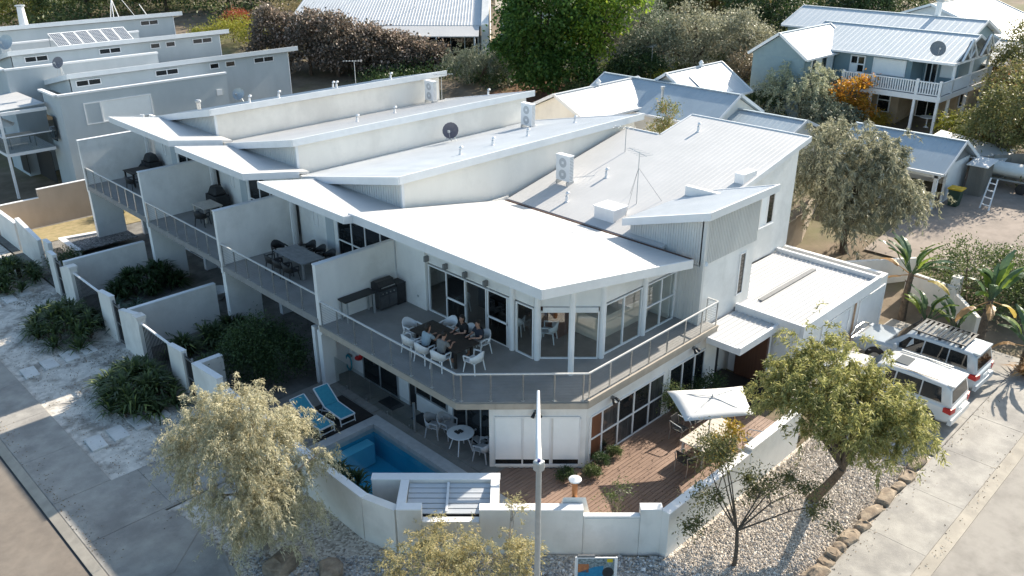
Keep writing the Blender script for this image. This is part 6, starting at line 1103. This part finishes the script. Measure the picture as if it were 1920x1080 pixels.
tree('courtyard_shrub','leafy shrub by the entry under the balcony end','shrub',(25.0,14.5,.28),[(0,0,.6,.75,.45,.45)],1800,.10,.045,DKG,59,.1,26,.18,BARK,.05,None,6)
# traveller palms beside the cars
def paddle(L,W):
    vs=[];fs=[];n=9
    for i in range(n+1):
        u=i/n; wv=W*math.sin(math.pi*(u*.92+.05))**.6*(1 if i%2 else .8); z=.55*u-.75*u*u; y=L*u
        vs+=[(-wv/2,y,z-.05),(0,y,z),(wv/2,y,z-.05)]
    for i in range(n):
        a=i*3; fs+=[(a,a+1,a+4,a+3),(a+1,a+2,a+5,a+4)]
    return vs,fs
def palm(lab,loc,h,n,seed,dead=3,s=1.0):
    t=thing('traveller_palm',lab,'palm',loc,'traveller palms beside the cars'); r=random.Random(seed); x,y,z=loc
    m=M().tube([(x,y,z-.1),(x+.08,y+.05,z+h*.5),(x+.05,y,z+h)],[.19*s,.16*s,.12*s],8)
    for i in range(9): zz=z+h*(.2+.09*i); m.tube([(x,y,zz),(x+.2*math.cos(i*2.4),y+.2*math.sin(i*2.4),zz+.22)],[.07*s,.02],5)
    part('trunk',m,BARK,t); base=r.uniform(0,3.1)
    for i in range(n):
        f=(i-(n-1)/2)/((n-1)/2); a=base+(0 if i%2 else math.pi)+r.uniform(-.6,.6); el=r.uniform(.5,1.45); d=i>=n-dead
        if d: el=r.uniform(-.7,.1)
        pl=r.uniform(.4,.9)*s; L_=r.uniform(1.0,1.5)*s; dx,dy,dz=math.cos(a)*math.cos(el),math.sin(a)*math.cos(el),math.sin(el); p=(.05+dx*pl,dy*pl,h+dz*pl)
        vs,fs=paddle(L_,.42*s); me=bpy.data.meshes.new('leaf'); me.from_pydata(vs,[],fs); me.materials.append(PDRY if d and i%2 else (PYEL if d else (PGRN if i%3 else PLIM)))
        o=inst('leaf',me,t,p,(el,0,a-math.pi/2)); st=part('leaf_stalk',M().tube([(x+.05,y,z+h-.1),(x+p[0],y+p[1],z+p[2])],[.035*s,.018*s],5),PGRN if not d else PDRY,t)
PGRN=leafmat('palm_leaf',(.06,.10,.05),(.09,.14,.07),None,.3,.35); PLIM=leafmat('palm_leaf_lime',(.14,.20,.03),(.2,.26,.05),None,.4,.35); PYEL=leafmat('palm_leaf_yellow',(.32,.25,.06),(.4,.3,.08),None,.35); PDRY=leafmat('palm_leaf_dry',(.26,.15,.07),(.34,.2,.08),None,.25)
palm('traveller palm nearest the garage with a dry orange leaf',(38.1,12.4,0),2.3,18,61,3,1.0); palm('traveller palm behind the roof rack car with a dark trunk',(36.9,8.7,0),2.6,18,62,3,.95); palm('low young traveller palm at the right end of the driveway',(36.9,6.9,0),1.1,13,63,2,.9); palm('short green traveller palm between garage and cars',(37.6,11.2,0),.5,11,64,0,.85); palm('short lime green traveller palm behind the silver car',(37.9,10.0,0),.4,9,65,1,.8)
tufts('spiky_plant','dry pinkish spiky plant beside the rear of the silver car',mound(36.2,6.4,.3,.3,.3,5,66,1.1),PDRY,seed=66)
# hillside trees and shrubs
def on(x,y): return (x,y,T(x,y)-.05)
hg='purple leaved trees forming the tall hedge'
for i,(x,y,h,r_) in enumerate(((43.8,76.0,6.4,2.3),(45.2,72.6,6.0,2.3),(46.6,70.0,5.8,2.2),(48.8,68.4,4.9,2.1),(50.8,67.2,4.0,1.9),(52.6,66.0,3.0,1.7),(54.0,64.8,2.2,1.4))):
    tree('purple_hedge_tree',('tallest purple brown hedge tree at the left end of the hedge','second purple brown hedge tree from the left end','third purple brown hedge tree from the left end','middle purple brown hedge tree','purple brown hedge tree just right of the middle','second lowest purple brown hedge tree near the right end','lowest purple brown hedge tree at the right end')[i],'tree',on(x,y),[(0,0,h*.62,r_*.85,r_*.85,h*.36),(0,0,h*.33,r_,r_,h*.34)],9500,.3,.17,PURP,70+i,.1,100,.4,BARK,.16,hg,6)
tree('broadleaf_tree','tall bright green tree behind the grey roofs, fullest crown','tree',on(56.0,52.4),[(0,0,6.0,3.3,3.3,3.2),(-1.0,1.0,3.6,2.4,2.4,2.2),(1.8,-2.4,5.0,2.6,2.4,2.4),(.2,-.8,8.4,2.7,2.5,1.8),(-.8,-.6,2.0,2.2,2.2,1.9),(1.0,-2.6,2.2,1.9,1.9,1.9),(-1.6,-1.4,1.2,1.6,1.6,1.2)],24000,.36,.22,BRG,81,.35,230,.55,BARK,.28,None,14,.8)
tree('broadleaf_tree','lime green sunlit tree right of the tall bright green one','tree',on(58.6,48.6),[(0,0,6.2,2.4,2.4,2.0),(1.4,-1.4,7.6,2.2,2.0,1.6),(-.4,.6,3.8,1.8,1.8,1.3)],7000,.34,.2,leafmat('lime_leaf',(.08,.15,.015),(.17,.24,.03),(.28,.3,.04),.45),82,.3,90,.55,BARK,.3,None,10,.8)
tree('weeping_shrub','grey green feathery shrub beside the purple hedge','shrub',on(53.6,57.6),[(0,0,1.9,2.2,2.2,1.6),(1.6,-1.4,1.7,1.9,1.9,1.5),(-1.4,1.6,1.6,1.6,1.6,1.3)],9000,.36,.05,GREYG,83,.8,90,.45,BARK,.12,None,6,.5,hang=1.0,strand=6)
BT='trees on the hillside behind the houses'
for i,(nm,x,y,R_,h,mt,n,L,W,lab) in enumerate((
 ('hill_tree',63.5,47.2,3.2,7.6,GREYG,9000,.26,.07,'silver grey hillside tree right of the lime green tree'),
 ('hill_tree',66.8,43.6,3.0,7.0,SILV,8000,.26,.07,'pale olive hillside tree behind the skylight roof'),
 ('hill_tree',70.5,41.5,2.6,6.0,SILV,7000,.26,.07,'pale brown tipped hillside tree left of the blue house gable'),
 ('hill_tree',61.6,46.0,2.0,3.4,DKG,4500,.24,.09,'dark low hillside tree under the silver grey one'),
 ('hill_tree',66.5,38.6,1.5,3.6,leafmat('brown_tip',(.12,.1,.06),(.25,.2,.13),None,.3),3200,.22,.06,'small brownish tree at the corner of the blue house'),
 ('hill_tree',76,55,3.6,8.2,MIDG,8000,.32,.1,'mid green hillside tree high behind the silver ones'),
 ('hill_tree',83,52,3.8,8.5,leafmat('rusty_olive',(.1,.085,.03),(.21,.17,.06),None,.35),8000,.32,.1,'rusty olive hillside tree above the blue house gable'),
 ('hill_tree',80,44.5,3.4,7.4,DKG,7000,.32,.1,'dark hillside tree behind the left wing of the blue house'),
 ('hill_tree',90,66,4.2,9.0,MIDG,8000,.36,.11,'olive hillside tree near the top edge, middle of the picture'),
 ('hill_tree',98,56,4.2,9.5,leafmat('dusky_green',(.05,.06,.03),(.11,.12,.06),None,.3),8000,.36,.11,'dusky green hillside tree left of the white far house'),
 ('hill_tree',88,39.5,3.0,6.4,DKG,6000,.32,.1,'dark green tree behind the blue house ridge'),
 ('hill_tree',95,39,3.4,7.4,DKG,6000,.34,.1,'dark green tree at the top left of the pale hip roofs'),
 ('hill_tree',94.5,50,2.6,5.6,leafmat('yellow_olive',(.14,.14,.04),(.26,.24,.08),None,.35),5000,.32,.1,'yellow olive tree below the white far house'),
 ('hill_tree',104,47,4,8.5,DKG,6000,.36,.11,'dark far tree above the blue house chimney'),
 ('hill_tree',59.8,15.6,2.0,6.4,OLIVE2,7000,.22,.07,'olive tree at the right edge behind the boat'),
 ('hill_tree',66.5,16.6,2.3,5.8,leafmat('olive_red',(.08,.09,.035),(.2,.18,.07),(.35,.14,.07),.35),7000,.22,.07,'olive tree with reddish tips right of the blue house'),
 ('hill_tree',73.2,18.6,2.1,7.8,OLIVE2,6000,.24,.07,'tall olive tree at the right edge in front of the brick house'),
 ('hill_tree',62.4,16.4,1.6,3.6,leafmat('red_tip_olive',(.09,.09,.04),(.22,.17,.07),(.4,.17,.06),.35),4000,.2,.07,'lower olive tree with orange tips beside the yellow bush'),
 ('hill_tree',42,118,4.5,8,MIDG,7000,.4,.13,'leafy tree at the top left corner behind the chimney pipe'),
 ('hill_tree',50,113,4.5,8,DKG,7000,.4,.13,'dark tree behind the solar panel roof'),
 ('hill_tree',56,108,4.5,8,MIDG,7000,.4,.13,'mid green tree behind the white tripod mast'),
 ('hill_tree',61,101,4.2,7,DKG,6000,.4,.13,'dark tree right of the tripod mast'),
 ('hill_tree',33,124,4,6,leafmat('yellow_tree',(.13,.14,.03),(.24,.23,.06),None,.35),6000,.4,.13,'yellow green tree at the very left of the top edge'),
 ('hill_tree',72,96,4,6.5,DKG,6000,.4,.13,'dark tree left of the pale corrugated roof'),
 ('hill_tree',68,104,4,6.5,MIDG,6000,.4,.13,'mid green tree further back left of the corrugated roof'),
 ('hill_tree',110,88,5,9,MIDG,6000,.42,.13,'far tree behind the bright green tree'),
 ('hill_tree',116,76,5,9,DKG,6000,.42,.13,'far dark tree at the top edge right of the middle'),
 ('hill_tree',120,62,5,9,MIDG,5000,.42,.13,'far tree behind the white far house'),
 ('hill_tree',124,50,5,8,DKG,5000,.42,.13,'farthest dark tree at the top right'),
 ('hill_tree',98,92,5,8,DKG,6000,.42,.13,'far dark tree behind the corrugated roof'),
 )):
    tree(nm,lab,'tree',on(x,y),[(0,0,h*.62,R_,R_,h*.36),(R_*.4,-R_*.4,h*.4,R_*.85,R_*.85,h*.34),(-R_*.45,R_*.35,h*.38,R_*.85,R_*.85,h*.34)],int(n*1.4),L,W*1.4,mt,100+i,.35,90,.14*R_+.1,BARK,.2,BT,8,.8)
sh=((47.0,90.5,2.4,2.6,YELG,'yellow green shrub left of the purple hedge'),(44.6,92.0,1.6,1.8,YELG,'small yellow shrub at the end of the farthest blue grey roof'),(47.5,86,2.0,2.4,YELG,'bright yellow green shrub behind the middle blue grey roof'),(50.5,96,1.5,2.2,REDL,'red leaved shrub among the yellow ones'),(56,95,2.6,2.6,leafmat('buff',(.2,.17,.09),(.32,.26,.14),None,.3),'buff coloured shrub above the red one'),(56.6,84.6,2.0,2.2,YELG,'yellow shrub beside the corrugated roof'),
 (57.2,45.8,1.3,1.2,YELG,'low yellow shrub under the bright green tree trunk'),(55.5,48.2,1.2,1.4,MIDG,'low green shrub under the bright green tree trunk'),(62.2,43.6,1.4,1.8,YELG,'yellow shrub beside the tv antenna'),(63.2,30.0,.1,.1,MIDG,''),
 (64.6,19.6,1.7,1.9,YELG,'bright yellow green bush in front of the blue house posts'),(62.6,18.4,1.4,1.5,YELG,'lower yellow green bush right of the carport roof'),(64.6,26.3,1.1,1.0,leafmat('yellow_orange',(.25,.2,.03),(.4,.28,.05),None,.4),'low yellow orange shrub below the blue house stone wall'),(66,9.5,2.2,3.2,OLIVE,'olive shrub at the far right edge'),(58.6,11.4,1.6,2.2,MIDG,'green shrub behind the boat at the right edge'))
for i,(x,y,R_,h,mt,lab) in enumerate(sh):
    if lab: tree('hill_shrub',lab,'shrub',on(x,y),[(0,0,h*.5,R_,R_,h*.45)],int(1500+1200*R_),.2,.08,mt,140+i,.1,40,.2*R_+.05,BARK,.06,'shrubs on the hillside',5)
tree('weeping_tree','pale silver weeping tree in front of the blue house','tree',on(61.6,30.4),[(0,0,3.3,2.1,2.1,1.5),(-.9,1.0,2.4,1.7,1.7,1.4),(.6,-1.2,2.4,1.8,1.7,1.4)],13000,.24,.06,leafmat('silver_green',(.2,.22,.14),(.40,.41,.28),(.52,.5,.37),.38),161,.7,90,.35,BARK,.12,None,8,.6,hang=1.1,strand=6)
tree('weeping_tree','darker grey green weeping tree below the orange leaved one','tree',on(59.6,27.6),[(0,0,1.7,1.5,1.5,1.2),(.7,-.8,1.4,1.2,1.2,1.0)],7000,.24,.06,GREYG,162,.7,60,.3,BARK,.1,None,6,.6,hang=1.0,strand=6)
tree('orange_tree','orange autumn leaved tree beside the white balustrade','tree',on(62.3,27.1),[(0,0,3.2,1.1,1.1,1.1),(-.3,.3,2.0,1.0,1.0,1.0),(.7,-.9,1.7,1.0,.9,.6),(.4,-.7,3.7,.7,.6,.5)],3600,.22,.12,ORNG,163,.2,60,.3,BARK,.1,None,10)
tree('dark_shrub','dark shrub at the foot of the blue house gable wall','shrub',on(60.8,32.8),[(0,0,1.3,1.3,1.5,1.2)],3600,.22,.09,DKG,164,.1,40,.3,BARK,.08,None,6)
tree('slender_tree','slim tree with orange tips standing between the white and grey roofs','tree',(37.0,25.9,.0),[(0,0,6.5,.65,.65,.9),(.1,-.2,7.6,.6,.55,.7),(-.2,.2,5.4,.5,.5,.8)],2600,.15,.06,leafmat('slim_leaf',(.1,.12,.04),(.22,.21,.08),(.36,.2,.08),.4),165,.3,50,.2,BARK,.07,None,12)
# mulch and red litter bed behind the grey roof, power lines
struct('mulch_bed',M().add([(x,y,T(x,y)+.02) for y in (43,49,55) for x in (46,52,58,63)],[(j*4+i,j*4+i+1,j*4+i+5,j*4+i+4) for j in range(2) for i in range(3)]),mk('red_mulch',(.22,.09,.05),(.12,.06,.035),2,.95,.4,15,c3=(.08,.09,.03),sc3=.5,amt3=.5))
t=thing('power_line','thin power lines crossing behind the farthest blue grey roof','power line',(30,110,4))
for dz in (0,1.0,2.2): part('wire',M().tube([(20+4*i,118-2.6*i,11.2+dz-.9*math.sin(math.pi*i/12)) for i in range(13)],.025,5),GALV,t)
part('pole',M().tube([(68,86.8,2),(68,86.8,14)],[.18,.13],8),BARK,t)

def undergrowth(name,regions,n,nc,mt,seed,L=.32,W=.12,h=.9,r=.8):
    rng=np.random.default_rng(seed); C_=[]
    while len(C_)<nc:
        x0,y0,x1,y1=regions[rng.integers(len(regions))]; x,y=rng.uniform(x0,x1),rng.uniform(y0,y1); C_.append((x,y,T(x,y)+h*rng.uniform(.2,.9)))
    C_=np.array(C_); k=rng.integers(0,nc,n); P=C_[k]+rng.normal(size=(n,3))*np.array([r,r,h*.45]); D=rng.normal(size=(n,3)); D[:,2]+=.6
    o=leafmesh(name,P,D,L,W,mt,rng); o['kind']='stuff'
undergrowth('undergrowth',[(34,112,60,130),(50,94,84,112),(60,80,90,100),(84,70,104,92)],36000,900,MIDG,301,.5,.2,1.6,1.3)
undergrowth('undergrowth',[(56.5,44,64,52),(62,36,72,48),(72,40,92,60),(90,40,118,64)],30000,600,leafmat('dry_undergrowth',(.045,.065,.025),(.12,.15,.05),(.2,.2,.07),.3),302,.36,.12,1.0,.9)
undergrowth('undergrowth',[(57.5,8,66,13),(66,8,80,13.5),(73,13,77,17)],11000,190,leafmat('olive_undergrowth',(.06,.065,.025),(.15,.15,.055),(.24,.2,.07),.3),303,.28,.1,1.0,.8)
undergrowth('undergrowth',[(41,8,47,13),(44,5.5,52,9)],9000,120,MIDG,304,.18,.08,.7,.5)
undergrowth('undergrowth',[(53,55,58,62),(46,62,55,66)],9000,150,DKG,305,.3,.12,.8,.8)

def litter(n,fn,seed,mt):
    rng=np.random.default_rng(seed); P=[]
    while len(P)<n:
        x,y,z=fn(rng); P.append((x,y,z))
    D=rng.normal(size=(n,3)); D[:,2]*=.12; o=leafmesh('leaf_litter',np.array(P),D,.06,.035,mt,rng); o['kind']='stuff'
LIT=leafmat('fallen_leaf',(.09,.065,.04),(.22,.16,.1),(.3,.24,.14),0,.9)
litter(1500,lambda r:(5.25+abs(r.normal())*.35 if r.random()<.3 else r.uniform(7.1,11.2),r.uniform(22,46),.1),401,LIT)
litter(1600,lambda r:(r.uniform(7.3,11.3),28+r.normal()*3.2+ (0 if r.random()<.5 else 8),.07),402,LIT)
litter(400,lambda r:(r.uniform(15,34),5.0+abs(r.normal())*.25 if r.random()<.4 else 7.1-abs(r.normal())*.3,.1),403,LIT)
litter(700,lambda r:(r.uniform(17.5,25),r.uniform(11.2,15),.31),404,LIT)
